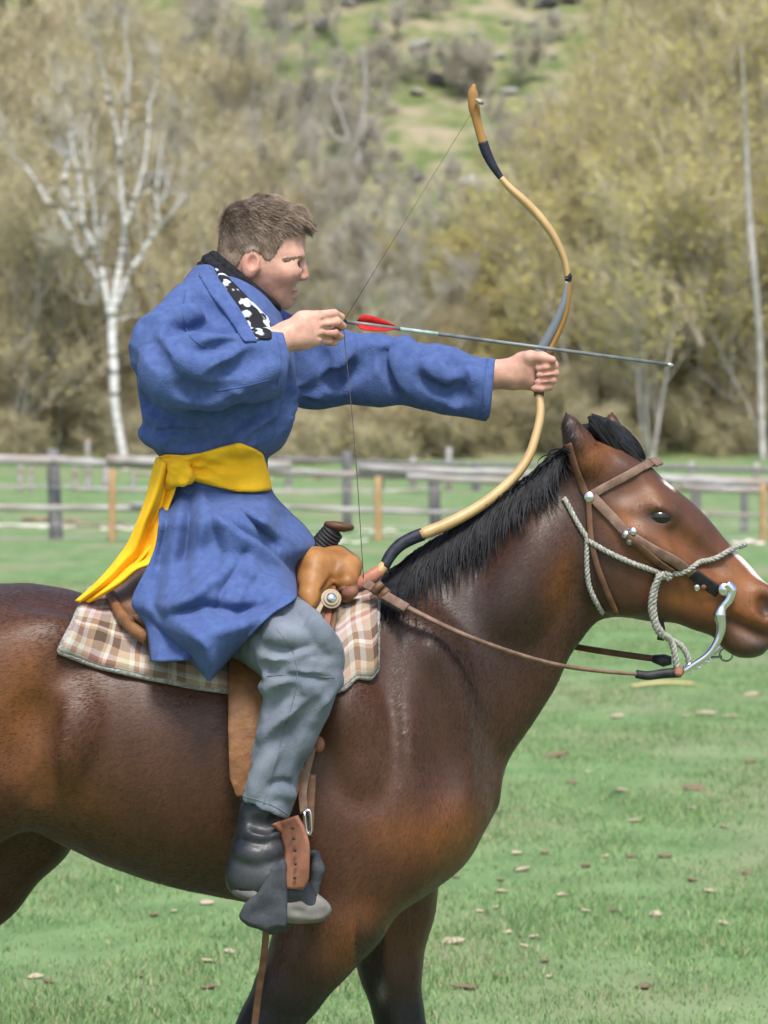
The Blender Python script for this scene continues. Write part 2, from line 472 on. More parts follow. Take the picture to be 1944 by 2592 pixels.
def sheet(name, left, right, yfun, m, parent, ns=40, nt=60, th=0.004, wob=None, clear=None, fold=None):
    """cloth between two photo polylines; yfun(s, t) gives its depth, wob(s, t) sideways shift in px."""
    ts = np.linspace(0, 1, nt + 1); ss = np.linspace(0, 1, ns + 1)
    def along(pl):
        pl = np.array(pl, float); L = np.concatenate([[0], np.cumsum(np.hypot(*np.diff(pl, axis=0).T))]); L /= L[-1]
        return np.stack([lerp_table(ts, list(zip(L, pl[:, 0]))), lerp_table(ts, list(zip(L, pl[:, 1])))], 1)
    A, B = along(left), along(right); V, lim = [], []
    for i, t in enumerate(ts):
        for s_ in ss:
            q = A[i] + (B[i] - A[i]) * s_
            if wob: q = q + wob(s_, t)
            Y = yfun(s_, t)
            for fld, gap in (clear or ()):
                h = fld.hit(q[0], q[1], None)
                lim.append(9.0 if h is None else h - gap)
            V.append([q[0], q[1], Y])
    n = ns + 1; V = np.array(V).reshape(nt + 1, n, 3)
    if clear:
        lim = np.array(lim).reshape(nt + 1, n); Y0 = V[:, :, 2].copy(); V[:, :, 2] = np.minimum(V[:, :, 2], lim)
        for _ in range(60):
            y = np.pad(V[:, :, 2], 1, mode='edge'); y = (y[1:-1, 1:-1] * 2 + y[:-2, 1:-1] + y[2:, 1:-1] + y[1:-1, :-2] + y[1:-1, 2:]) / 6
            y[0], y[:, 0], y[:, -1] = V[0, :, 2], V[:, 0, 2], V[:, -1, 2]; V[:, :, 2] = np.minimum(y, lim)
        k = np.clip((ts - .03) / .20, 0, 1)[:, None]; k = k * k * (3 - 2 * k); V[:, :, 2] = Y0 * (1 - k) + V[:, :, 2] * k     # gathered under the belt
    if fold: V[:, :, 2] += np.array([fold(a, b) for a, b in V[:, :, :2].reshape(-1, 2)]).reshape(nt + 1, n)
    V = [P(*q) for q in V.reshape(-1, 3)]; F = [(i * n + j, i * n + j + 1, (i + 1) * n + j + 1, (i + 1) * n + j) for i in range(nt) for j in range(ns)]
    o = obj(name, new_mesh(name, V, F), m, parent)
    if th: solidify(o, th)
    return o
# ================================================================== ground, hill, fences, trees
def vnoise(x, y, s, seed=0):
    r = np.random.default_rng(seed); o = 0
    for i in range(5):
        a = r.uniform(0, 6.28); f = s * (1.0 + .9 * i) ; o = o + np.sin((x * math.cos(a) + y * math.sin(a)) * f + r.uniform(0, 6.28)) / (1 + .7 * i)
    return o / 2.4
def ground_z(x, y):
    d = np.asarray(y, float) + D; x = np.asarray(x, float)
    z = np.interp(d, [0, 52, 62, 80, 100, 106], [0, 0, .01, .34, .73, .90])
    hd = np.maximum(d - 106, 0); z = z + .50 * hd * hd / (hd + 5) + np.clip(hd / 12, 0, 1) * (.55 * vnoise(x, d, .35, 1) + .25 * vnoise(x, d, 1.1, 2) + 1.2 * vnoise(x, d, .07, 3))
    far = np.clip((d - 12) / 30, 0, 1)
    return z + .025 * far * vnoise(x, d, .8, 4) - np.maximum(d - 190, 0) * .25
def ground_at(px, py):
    ds = np.concatenate([np.arange(6, 105, .1), np.arange(105, 260, .2)]); zr = EYE - (py - HY) * ds / FPX; gz = ground_z((px - 972) * ds / FPX, ds - D)
    i = np.argmax(zr < gz); d = ds[i]; x = (px - 972) * d / FPX
    return np.array([x, d - D, float(ground_z(x, d - D))])

def grid_obj(name, xs, ys, m):
    X, Y = np.meshgrid(xs, ys); Z = ground_z(X, Y); V = np.stack([X, Y, Z], -1).reshape(-1, 3); n, k = len(ys), len(xs)
    I = (np.arange(n - 1)[:, None] * k + np.arange(k - 1)[None]).ravel(); F = np.stack([I, I + 1, I + k + 1, I + k], 1)
    return obj(name, new_mesh(name, V, F), m)
M_ground = mat('pasture turf', (.105, .180, .072), (.175, .265, .115), rough=.95, scale=3.2, bump=.7, bscale=30, spec=.1, c3=(.235, .235, .145), scale3=.7, detail=9, lo=.35, hi=.65, stretch=(1, .55, 1))
M_hill = mat('hillside turf', (.105, .145, .055), (.195, .205, .095), rough=.95, scale=.9, bump=.8, bscale=2.2, spec=.1, c3=(.30, .26, .18), scale3=.45, detail=10)
ys = np.concatenate([np.linspace(-60, 0, 20), np.linspace(1, 60, 70), np.linspace(61, 100, 50)])
tag(grid_obj('ground', np.linspace(-110, 110, 160), ys, M_ground), None, None, kind='structure')
tag(grid_obj('hillside', np.linspace(-110, 110, 220), np.linspace(99.6, 330, 200), M_hill), None, None, kind='structure')

# ---- grass: single blades close by, thinning with distance
rg = np.random.default_rng(21)
def grass(n, d0, d1, power, h0, h1, w, name):
    d = d0 + (d1 - d0) * rg.random(n) ** power; half_w = 972 * d / FPX * 1.25 + .5; x = rg.uniform(-1, 1, n) * half_w; y = d - D
    clump = vnoise(x, y, 2.6, 9) + .6 * vnoise(x, y, 7.5, 10); keep = rg.random(n) < np.clip(.62 + .45 * clump, .12, 1); x, y, d, clump = x[keep], y[keep], d[keep], clump[keep]; n = len(x)
    h = rg.uniform(h0, h1, n) * (.8 + .35 * clump.clip(-1, 1)); ww = w * rg.uniform(.6, 1.3, n) * (d / 10) ** .5; a = rg.uniform(0, 6.28, n); lean = rg.uniform(.1, 1.0, n) * h; la = rg.uniform(0, 6.28, n)
    b = np.stack([x, y, ground_z(x, y) - .004], 1); s = np.stack([np.cos(a), np.sin(a), 0 * a], 1) * ww[:, None] * .5; l = np.stack([np.cos(la) * lean, np.sin(la) * lean, h], 1)
    V = np.stack([b - s, b + s, b + l * np.array([.45, .45, .62]) + s * .8, b + l * np.array([.45, .45, .62]) - s * .8, b + l + s * .12, b + l - s * .12], 1).reshape(-1, 3)
    i = np.arange(n) * 6; F = np.concatenate([np.stack([i, i + 1, i + 2, i + 3], 1), np.stack([i + 3, i + 2, i + 4, i + 5], 1)])
    me = new_mesh(name, V, F); t = rg.random(n); dry = (rg.random(n) < .12 + .06 * (vnoise(x, y, 1.4, 12) > .5))
    c = np.stack([.128 + .14 * t, .222 + .175 * t, .082 + .085 * t], 1); c[dry] = np.stack([.34 + .1 * t[dry], .31 + .1 * t[dry], .18 + .06 * t[dry]], 1)
    at = me.color_attributes.new('Blade', 'FLOAT_COLOR', 'POINT'); at.data.foreach_set('color', np.concatenate([np.repeat(c, 6, 0), np.ones((n * 6, 1))], 1).astype(np.float32).ravel())
    return tag(obj(name, me, M_blade), 'short green pasture grass under and behind the horse', 'grass', kind='stuff')
M_blade = mat('grass blade', (1, 1, 1), rough=.7, spec=.2, vcol='Blade', trans=.25)
grass(360000, 8.6, 38, 1.5, .016, .042, .0042, 'grass')

# ---- litter lying on the turf
M_chip = mat('pale wood chip', (.32, .26, .18), (.48, .41, .31), rough=.9, scale=40, bump=.2)
M_clod = mat('brown clod', (.15, .105, .07), (.25, .18, .125), rough=1, scale=40, bump=.4)
def pebble_mesh(seed):
    r = np.random.default_rng(seed); import bmesh
    bm = bmesh.new(); bmesh.ops.create_icosphere(bm, subdivisions=2, radius=1)
    for v in bm.verts: v.co *= 1 + .22 * math.sin(3 * v.co.x + seed) * math.cos(2.3 * v.co.y + seed * 2) + r.uniform(-.22, .22)
    me = bpy.data.meshes.new('pebble'); bm.to_mesh(me); bm.free(); me.polygons.foreach_set('use_smooth', np.ones(len(me.polygons), bool)); return me
PEB = [pebble_mesh(i) for i in range(6)]
PEBM = {}
def litter(px, py, wpx, hpx_, pale, i):
    p = ground_at(px, py); sc = FPX / (p[1] + D); w = wpx / sc / 2; h = max(hpx_ / sc * .5, w * .3)
    key = (i % 6, pale)
    if key not in PEBM: m_ = PEB[i % 6].copy(); m_.materials.append(M_chip if pale else M_clod); PEBM[key] = m_
    o = bpy.data.objects.new('wood_chip' if pale else 'dirt_clod', PEBM[key]); COL.objects.link(o)
    o.location = (p[0], p[1], p[2] + h * .30 + .006); o.scale = (w, w * .7, h * .7); o.rotation_euler = (random.uniform(-.2, .2), random.uniform(-.2, .2), random.uniform(-.5, .5))
    tag(o, 'pale wood chip lying in the short grass' if pale else 'small brown clod lying in the short grass', 'wood chip' if pale else 'clod', 'pale chips scattered over the pasture' if pale else 'brown clods scattered over the pasture')
LIT = [(1561, 1820, 40, 20, 1), (1790, 1812, 46, 20, 1), (1848, 1819, 40, 12, 1), (1905, 1763, 42, 12, 1), (1492, 1773, 26, 10, 1), (1574, 2007, 46, 16, 1), (1750, 2055, 22, 12, 1), (1832, 2096, 24, 12, 1), (1603, 2086, 30, 14, 1), (1308, 2165, 30, 14, 1),
       (1422, 2272, 30, 14, 1), (1076, 2303, 38, 14, 1), (1215, 2317, 24, 10, 1), (1240, 2343, 20, 8, 1), (1254, 2308, 18, 8, 1), (1485, 2319, 30, 10, 1), (1660, 2324, 34, 22, 1), (1830, 2347, 36, 18, 1), (1283, 2375, 26, 14, 1), (1328, 2405, 26, 14, 1), (1350, 2378, 26, 14, 1), (1150, 2395, 70, 18, 1),
       (1320, 2213, 44, 14, 1), (1270, 2267, 40, 10, 1), (1795, 2268, 30, 14, 1), (1735, 1818, 18, 8, 1), (40, 2275, 34, 14, 1), (525, 2300, 40, 16, 1), (440, 2318, 20, 8, 1), (680, 1215, 20, 8, 1), (1530, 2180, 24, 10, 1), (70, 2265, 30, 10, 1), (525, 2440, 40, 14, 1), (1040, 2540, 46, 14, 1), (90, 2480, 40, 10, 1), (1390, 2480, 22, 10, 1),
       (1378, 2170, 26, 16, 0), (1484, 2205, 24, 18, 0), (1552, 2320, 26, 14, 0), (1685, 2172, 40, 16, 0), (1752, 2236, 30, 14, 0), (1890, 2223, 34, 18, 0), (1378, 2447, 24, 12, 0), (1632, 2510, 44, 22, 0), (1264, 2485, 34, 12, 0), (125, 2500, 32, 16, 0), (390, 2330, 26, 12, 0), (355, 2488, 22, 14, 0), (530, 2515, 40, 16, 0), (1152, 2230, 24, 10, 0), (1595, 2175, 26, 12, 0), (1410, 1920, 70, 12, 0), (1760, 2005, 60, 12, 0), (1900, 1935, 40, 10, 0), (870, 2470, 40, 14, 0), (1180, 2510, 60, 14, 0), (990, 2520, 60, 12, 0), (1450, 1985, 30, 10, 0), (455, 2415, 14, 8, 0), (580, 2420, 40, 12, 1)]
for i, q in enumerate(LIT): litter(*q, i)
for i in range(12):
    px, py = random.uniform(-150, 2100), random.uniform(1560, 2590); k = (py - 1300) / 1100; litter(px, py, random.uniform(9, 22) * (.5 + k * .6), random.uniform(5, 10) * (.5 + .6 * k), int(random.random() < .6), i + 3)
p0, p1 = ground_at(1600, 1745), ground_at(1758, 1740)
M_straw = mat('straw', (.55, .42, .20), (.65, .52, .28), rough=.8, scale=50)
tag(MB().tube(spline([p0 + [0, 0, .02], (p0 * .5 + p1 * .5) + [0, 0, .035], p1 + [0, 0, .02]], 5), .011, 6).build('straw_stalk', M_straw), 'long pale straw stalk on the grass below the bit', 'straw')

# ---- fences
M_rail = mat('silvered rail wood', (.24, .225, .22), (.47, .455, .455), rough=.9, scale=5, bump=.4, bscale=26, spec=.12, stretch=(.5, 3, 3), c3=(.26, .20, .15), scale3=2.5, detail=8)
M_post = mat('grey post wood', (.13, .125, .135), (.24, .23, .24), rough=.95, scale=7, bump=.5, bscale=24, spec=.1, stretch=(3, 3, .5), detail=8)
M_stake = mat('tan stake wood', (.33, .20, .10), (.48, .32, .17), rough=.9, scale=8, bump=.3, bscale=30, spec=.1, stretch=(3, 3, .5))
M_wire = mat('fence wire', (.45, .46, .48), rough=.45, metal=.8)
def rail(par, x0, y0, x1, y1, th, Y, m_=M_rail, sag=3, nm='rail'):
    n = 12; t = np.linspace(0, 1, n); s = (D + Y) / FPX; r = th * .5 * s; ph = random.uniform(0, 6)
    pts = [P(x0 + (x1 - x0) * q, y0 + (y1 - y0) * q + sag * math.sin(q * 3.14) + .8 * math.sin(q * 17 + ph), Y + .01 * math.sin(q * 5 + ph)) for q in t]
    return MB().tube(pts, [r * (1 + .09 * math.sin(q * 11 + ph) + random.uniform(-.05, .05)) for q in t], 10, flat=.8).build(nm, m_, par)
def post(par, x, y0, y1, w, Y, m_=M_post, lean=0, nm='post'):
    s = (D + Y) / FPX; r = w * .5 * s; n = 8; t = np.linspace(0, 1, n); pts = []
    for q in t: pts.append(P(x + lean * q + random.uniform(-.7, .7), y0 + (y1 - y0) * q, Y))
    gz = float(ground_z(pts[-1][0], Y)); pts[-1][2] = gz - .15; pts.insert(0, pts[0] + np.array([0, 0, .012]))
    return MB().tube(pts, [r * .62] + [r * (.94 + .1 * q + random.uniform(-.04, .04)) for q in t], 9).build(nm, m_, par)
fence = thing('pasture_fence', 'weathered grey post and rail fence right behind horse and rider', 'fence', P(972, 1367, 46))
for x, y0, y1, w, l in ((132, 1138, 1367, 34, 10), (1098, 1192, 1372, 30, 6), (1762, 1232, 1370, 26, 0), (-620, 1130, 1367, 34, 0), (2620, 1240, 1372, 30, 0)): post(fence, x, y0, y1, w, 46.0, lean=l)
for x, y0, y1, w in ((284, 1188, 1390, 19), (957, 1208, 1402, 19), (1932, 1225, 1425, 18), (-420, 1190, 1390, 18)): post(fence, x, y0, y1, w, 44.8, M_stake, nm='stake')
FR = [(-700, 1143, 168, 1166, 25), (130, 1164, 405, 1176, 22), (270, 1162, 738, 1178, 24), (672, 1192, 1060, 1204, 20), (905, 1182, 1348, 1198, 21), (1030, 1206, 1420, 1222, 18), (1330, 1210, 1700, 1216, 24), (1668, 1212, 2100, 1224, 27), (1724, 1233, 1936, 1241, 17), (1930, 1232, 2700, 1240, 24),
      (-700, 1268, 356, 1288, 17), (330, 1278, 740, 1284, 15), (700, 1282, 1348, 1300, 14), (1340, 1294, 1800, 1302, 11), (1790, 1302, 2700, 1306, 9)]
for k, q in enumerate(FR): rail(fence, *q, 45.6 - .12 * (k % 3))
for y in (1236, 1330, 1358): MB().tube([P(x, y + 4 * math.sin(x * .004 + y), 45.4) for x in range(-700, 2701, 200)], .0045, 5).build('wire', M_wire, fence)
back = thing('rear_fence', 'thinner grey rail fence farther back in front of the trees', 'fence', P(972, 1245, 72))
for x, y0, y1, w in ((52, 1180, 1238, 16), (78, 1184, 1240, 14), (190, 1186, 1242, 14), (222, 1114, 1246, 17), (268, 1182, 1244, 18), (338, 1190, 1248, 14), (730, 1156, 1252, 18), (878, 1144, 1312, 23), (962, 1162, 1258, 20), (1046, 1156, 1270, 18), (1136, 1134, 1276, 18), (1205, 1180, 1290, 22), (1455, 1168, 1260, 18), (1750, 1170, 1268, 18), (1915, 1172, 1270, 18), (1885, 1226, 1378, 20), (-180, 1120, 1240, 18), (2150, 1180, 1270, 18)):
    post(back, x, y0, y1, w, 72 if y1 < 1300 else 50, M_rail if w < 19 else M_post)
for q in ((-300, 1222, 200, 1230, 7), (180, 1236, 400, 1240, 9), (690, 1160, 882, 1164, 11), (860, 1168, 1420, 1178, 11), (690, 1244, 900, 1248, 10), (880, 1250, 1080, 1238, 9), (1040, 1256, 1200, 1258, 8), (1400, 1172, 2200, 1196, 13), (1720, 1258, 2200, 1246, 10), (330, 1196, 420, 1200, 8)): rail(back, *q, 71.6, M_post if q[4] > 10 else M_rail, 2)
# logs and bleached driftwood lying beyond the fence
M_log = mat('bleached log', (.50, .45, .38), (.72, .68, .62), rough=.9, scale=3, bump=.4, bscale=14, stretch=(.5, 3, 3))
ORD2 = ['first', 'second', 'third', 'fourth', 'fifth', 'sixth', 'seventh', 'eighth', 'ninth', 'tenth', 'eleventh', 'twelfth', 'thirteenth', 'fourteenth']
ORD = ['first', 'second', 'third', 'fourth', 'fifth', 'sixth', 'seventh', 'eighth', 'ninth', 'tenth', 'eleventh', 'twelfth']; LOGS = []
M_bark = mat('brown bark log', (.16, .11, .075), (.28, .20, .14), rough=.95, scale=4, bump=.5, bscale=16)
for k, (x0, x1, y, th, pale) in enumerate(((-140, 118, 1330, 8, 1), (60, 128, 1316, 14, 0), (100, 190, 1334, 8, 1), (150, 215, 1322, 14, 0), (200, 330, 1327, 10, 0), (255, 345, 1338, 8, 1), (790, 850, 1202, 9, 1), (905, 1010, 1345, 6, 1), (1060, 1170, 1352, 6, 1), (840, 930, 1372, 7, 1), (1230, 1310, 1345, 6, 1), (1850, 1935, 1374, 12, 1), (1700, 1850, 1238, 14, 0), (780, 815, 1212, 7, 0))):
    g = ground_at((x0 + x1) / 2, y + th * .4); Y = g[1]; s = (D + Y) / FPX
    pts = [np.array([(x - 972) * s, Y + .1 * math.sin(x * .05), float(ground_z((x - 972) * s, Y)) + th * .35 * s + .02 * math.sin(x * .11)]) for x in np.linspace(x0, x1, 9)]
    o = MB().tube(pts, [th * .5 * s * (1 + .25 * math.sin(i * 2.1 + k)) for i in range(9)], 8).build('log', M_log if pale else M_bark)
    LOGS.append((x0, pale, o))
for pale in (0, 1):
    row = sorted([(x, o) for x, q, o in LOGS if q == pale], key=lambda e: e[0])
    for i, (x, o) in enumerate(row): tag(o, '%s log on the grass beyond the fence, %s of its kind from the left' % ('bleached' if pale else 'brown', ORD[i]), 'log', 'bleached logs beyond the fence' if pale else 'brown logs beyond the fence')

# ---- rocks on the hillside
M_rock = mat('grey hillside rock', (.20, .19, .18), (.40, .38, .36), rough=.9, scale=3, bump=.6, bscale=8)
M_rockd = mat('dark hillside rock', (.05, .05, .055), (.13, .125, .13), rough=.9, scale=3, bump=.6, bscale=8)
RK = [(815, 70, 46, 30, 0), (885, 18, 40, 18, 0), (1110, 215, 46, 34, 1), (1060, 240, 50, 16, 0), (1060, 460, 44, 44, 1), (1190, 480, 60, 44, 0), (1065, 125, 60, 26, 0), (1380, 20, 60, 30, 1), (1440, 8, 60, 20, 1), (1290, 240, 60, 20, 0), (1370, 312, 34, 30, 0), (1230, 180, 40, 26, 1), (1150, 520, 50, 18, 0), (960, 460, 40, 20, 0), (1345, 66, 30, 14, 0), (1260, 145, 40, 18, 0), (690, 410, 40, 20, 0), (1215, 560, 56, 24, 0), (900, 330, 36, 16, 0), (1020, 170, 34, 14, 1)]
r2 = random.Random(5)
for i in range(48): RK.append((r2.uniform(560, 1500), r2.uniform(-40, 600), r2.uniform(14, 34), r2.uniform(8, 18), int(r2.random() < .35)))
RM = {}
for i, (x, y, w, h, dk) in enumerate(RK):
    g = ground_at(x, y); s = (D + g[1]) / FPX; key = (i % 6, dk)
    if key not in RM: m_ = PEB[i % 6].copy(); m_.name = 'rock'; m_.materials.clear(); m_.materials.append(M_rockd if dk else M_rock); RM[key] = m_
    o = bpy.data.objects.new('rock', RM[key]); COL.objects.link(o); o.location = g + np.array([0, 0, h * s * .15]); o.scale = (w * s * .5, w * s * .45, h * s * .55); o.rotation_euler = (r2.uniform(-.4, .4), r2.uniform(-.4, .4), r2.uniform(0, 6))
    tag(o, 'dark rock sticking out of the hillside grass' if dk else 'grey rock sticking out of the hillside grass', 'rock', 'dark rocks on the hillside' if dk else 'grey rocks on the hillside')

# ---- trees: limbs as tapered tubes, twigs and buds as many small pieces
def twig_arrays(p0, p1, p2, r0):
    n = len(p0); V = []
    for c, f in ((p0, 1.0), (p1, .7), (p2, .2)):
        for k in range(3):
            a = k * 2.0944; V.append(c + np.stack([np.cos(a) * r0 * f * np.ones(n), np.sin(a) * r0 * f * np.ones(n), np.sin(a + .7) * r0 * f * .6 * np.ones(n)], 1))
    V = np.stack(V, 1).reshape(-1, 3); i = np.arange(n) * 9
    F = np.concatenate([np.stack([i + r * 3 + k, i + r * 3 + (k + 1) % 3, i + (r + 1) * 3 + (k + 1) % 3, i + (r + 1) * 3 + k], 1) for r in (0, 1) for k in range(3)])
    return V, F
def leaf_arrays(c, size, r):
    n = len(c); a = r.normal(0, 1, (n, 3)); a /= np.linalg.norm(a, axis=1, keepdims=True); b = np.cross(a, r.normal(0, 1, (n, 3))); b /= np.linalg.norm(b, axis=1, keepdims=True) + 1e-9
    s = (size * r.uniform(.6, 1.4, n))[:, None]; V = np.stack([c - a * s, c - b * s * .45, c + a * s, c + b * s * .45], 1).reshape(-1, 3); i = np.arange(n) * 4
    return V, np.stack([i, i + 1, i + 2, i + 3], 1)
def skeleton(seed, H, spread, stems, arch=0.0, nmain=9, bend=.12, r0=.12, lean=.25, low=.10):
    r = np.random.default_rng(seed); limbs, tips = [], []
    def grow(p, d, ln, rad, lev):
        pts = [p.copy()]; d = d / np.linalg.norm(d); m = 5
        for i in range(m):
            d = d + r.normal(0, bend, 3) + np.array([0, 0, .10 - arch * (i / m)]); d /= np.linalg.norm(d); p = p + d * ln / m; pts.append(p.copy())
        pts = np.array(pts); limbs.append((pts, np.linspace(rad, rad * (.35 if lev else .25), m + 1), lev))
        if lev == 2: tips.append(pts); return
        nch = nmain if lev == 0 else 6
        for k in range(nch):
            t = r.uniform(low if lev == 0 else .25, 1.0); q = t * m; i = min(int(q), m - 1); base = pts[i] + (pts[i + 1] - pts[i]) * (q - i); dd = pts[i + 1] - pts[i]; dd /= np.linalg.norm(dd)
            side = r.normal(0, 1, 3); side -= dd * (side @ dd); side /= np.linalg.norm(side); nd = dd * r.uniform(.5, .9) + side * r.uniform(.5, .95) * spread + np.array([0, 0, .18])
            grow(base, nd, ln * r.uniform(.38, .62) * (1 - .45 * t if lev == 0 else .8), rad * r.uniform(.32, .5) * (1 - .5 * t), lev + 1)
    for s in range(stems):
        a = r.uniform(0, 6.28); o = np.array([math.cos(a), math.sin(a), 0]); grow(o * .15 * (stems > 1), o * lean * (1.0 if stems > 1 else .3) + np.array([0, 0, 1.0]), H * r.uniform(.75, 1.0), r0 * r.uniform(.7, 1.1), 0)
    return limbs, tips, r
def crown_mesh(name, tips, r, ntw, tlen, trad, nleaf, lsize, up=.25):
    T = np.array(tips); i = r.integers(0, len(T), ntw); j = r.uniform(.5, 4.9, ntw); a = j.astype(int); f = (j - a)[:, None]
    p0 = T[i, a] * (1 - f) + T[i, a + 1] * f; d = T[i, a + 1] - T[i, a]; d /= np.linalg.norm(d, axis=1, keepdims=True) + 1e-9
    d = d * .6 + r.normal(0, .6, (ntw, 3)) + np.array([0, 0, up]); d /= np.linalg.norm(d, axis=1, keepdims=True); ln = (tlen * r.uniform(.4, 1.3, ntw))[:, None]
    p1 = p0 + d * ln * .5 + r.normal(0, .06, (ntw, 3)) * ln; p2 = p0 + d * ln + r.normal(0, .16, (ntw, 3)) * ln; V, F = twig_arrays(p0, p1, p2, trad * r.uniform(.6, 1.3, ntw))
    if nleaf:
        k = r.integers(0, ntw, nleaf); t = r.random((nleaf, 1)); c = p1[k] * (1 - t) + p2[k] * t + r.normal(0, .03, (nleaf, 3)); LV, LF = leaf_arrays(c, lsize, r); nq = len(V)
        me = new_mesh(name, np.concatenate([V, LV]), np.concatenate([F, LF + nq])); mi = np.zeros(len(F) + len(LF), np.int32); mi[len(F):] = 1; return me, mi
    me = new_mesh(name, V, F); return me, None
def trunk_mesh(name, limbs):
    mb = MB()
    for pts, rad, lev in limbs: mb.tube(pts, rad, 7 if lev == 0 else 4, cap=False)
    return new_mesh(name, mb.v, mb.f)
M_bgrey = mat('grey bark', (.27, .255, .235), (.44, .42, .39), rough=.95, scale=3, bump=.4, spec=.1)
M_bbrown = mat('brown bark', (.22, .185, .145), (.36, .31, .25), rough=.95, scale=3, bump=.4, spec=.1)
M_twig = mat('tan twigs', (.40, .345, .225), (.58, .515, .365), rough=.95, scale=2.2, spec=.08)
M_twigg = mat('grey twigs', (.41, .385, .325), (.55, .52, .455), rough=.95, scale=2.2, spec=.08)
M_bud = mat('ochre buds', (.51, .44, .18), (.64, .57, .29), rough=.9, scale=1.5, spec=.08, trans=.3)
M_budy = mat('yellow green buds', (.50, .45, .13), (.62, .57, .23), rough=.9, scale=1.2, spec=.08, trans=.3)
M_needle = mat('dark conifer needles', (.018, .036, .018), (.045, .075, .035), rough=.9, scale=1.5, spec=.1)
M_birch = None
def birch_mat():
    m = mat('white birch bark', (.46, .45, .44), (.68, .67, .66), rough=.8, scale=2.5, bump=.2, spec=.15, stretch=(1, 1, 3)); nt = m.node_tree; N, L_ = nt.nodes, nt.links; b = N['Principled BSDF']
    tc = N.new('ShaderNodeTexCoord'); mp = N.new('ShaderNodeMapping'); mp.inputs['Scale'].default_value = (.7, .7, 5.5); n = N.new('ShaderNodeTexNoise'); n.inputs['Scale'].default_value = 1.1; n.inputs['Detail'].default_value = 3
    L_.new(tc.outputs['Object'], mp.inputs[0]); L_.new(mp.outputs[0], n.inputs['Vector']); r = N.new('ShaderNodeMapRange'); r.inputs[1].default_value = .56; r.inputs[2].default_value = .62; L_.new(n.outputs['Fac'], r.inputs[0])
    old = b.inputs['Base Color'].links[0].from_socket; x = N.new('ShaderNodeMix'); x.data_type = 'RGBA'; L_.new(r.outputs[0], x.inputs[0]); L_.new(old, x.inputs[6]); x.inputs[7].default_value = (.09, .08, .075, 1); L_.new(x.outputs[2], b.inputs['Base Color']); return m
M_birch = birch_mat()
PROTO = {}
def proto(key, seed, H, spread, stems, bark, twig, bud, ntw, nleaf, tlen=.7, trad=.010, lsize=.05, **kw):
    limbs, tips, r = skeleton(seed, H, spread, stems, **kw); tm = trunk_mesh(key + '_trunk', limbs); tm.materials.append(bark)
    cm, mi = crown_mesh(key + '_crown', tips, r, ntw, tlen, trad, nleaf, lsize); cm.materials.append(twig)
    if mi is not None: cm.materials.append(bud); cm.polygons.foreach_set('material_index', mi)
    PROTO[key] = (tm, cm)
for k in range(3):
    proto('tan%d' % k, 40 + k, 8.5, .85, 3, M_bgrey, M_twig, M_bud, 2900, 3000, .9, .014, .065, nmain=12, r0=.085, low=.05)
    proto('yellow%d' % k, 60 + k, 9.5, .8, 3, M_bgrey, M_twig, M_budy, 2500, 4800, .9, .013, .070, nmain=12, r0=.08, low=.05)
    proto('grey%d' % k, 80 + k, 6.5, .8, 2, M_bgrey, M_twigg, M_bud, 3400, 700, .7, .009, .04, nmain=9, r0=.09)
    proto('shrub%d' % k, 100 + k, 2.6, 1.3, 6, M_bbrown, M_twig, M_bud, 3600, 1800, .55, .009, .045, nmain=5, r0=.03, arch=.5, bend=.2, lean=.8)
    proto('yshrub%d' % k, 120 + k, 3.0, 1.2, 6, M_bbrown, M_twig, M_budy, 2600, 5200, .5, .009, .055, nmain=5, r0=.03, arch=.4, bend=.2, lean=.7)
    proto('gshrub%d' % k, 140 + k, 3.2, 1.0, 5, M_bgrey, M_twigg, M_budy, 3000, 500, .6, .008, .045, nmain=5, r0=.03, arch=.1, bend=.16, lean=.6)
def plant(kind, name, label, cat, group, px, py, sc, rot=None, dy=0.0):
    g = ground_at(px, py); k = '%s%d' % (kind, RNG.integers(0, 3)); t = thing(name, label, cat, g + np.array([0, dy, -.1]), group)
    t.rotation_euler = (0, 0, float(RNG.uniform(0, 6.28)) if rot is None else rot); t.scale = (sc, sc, sc * float(RNG.uniform(.9, 1.1)))
    for nm, me in (('trunk', PROTO[k][0]), ('crown', PROTO[k][1])):
        o = bpy.data.objects.new(nm, me); COL.objects.link(o); o.parent = t
    return t
# left side: tan woods behind the birch
for px, py, sc in ((-160, 1165, 1.0), (30, 1160, 1.05), (150, 1120, .95), (300, 1090, 1.1), (430, 1150, .95), (520, 1060, 1.0), (640, 1100, .75), (-60, 1000, 1.15), (220, 960, 1.1), (420, 930, 1.0), (90, 880, 1.1), (330, 760, 1.0), (560, 820, .85), (-100, 740, 1.1), (130, 640, 1.1), (480, 600, .9), (300, 500, .9), (70, 520, .8), (230, 330, .7), (440, 380, .6), (360, 200, .55), (560, 460, .55)):
    plant('tan', 'bare_tree', 'bare tan twigged tree with ochre buds in the left woods', 'tree', 'tan trees on the left slope', px, py, sc)
for px, py, sc in ((1500, 1130, 1.0), (1650, 1165, 1.05), (1800, 1120, 1.1), (1960, 1150, 1.05), (2080, 1100, 1.1), (1440, 1020, .95), (1600, 940, 1.0), (1740, 900, 1.1), (1880, 940, 1.1), (2040, 860, 1.1), (1520, 760, .8), (1660, 700, .95), (1800, 640, 1.0), (1950, 640, 1.0), (1720, 480, .85), (1900, 430, .9), (1400, 700, .6), (1480, 560, .6), (1560, 420, .6), (1640, 330, .65), (1780, 300, .7), (1960, 260, .75), (1840, 160, .6), (1600, 200, .5), (1340, 860, .65), (1560, 1080, .8), (1720, 1050, .9), (1880, 1060, .9)):
    plant('yellow', 'budding_tree', 'yellow green budding tree in the woods right of the bow', 'tree', 'budding trees on the right slope', px, py, sc)
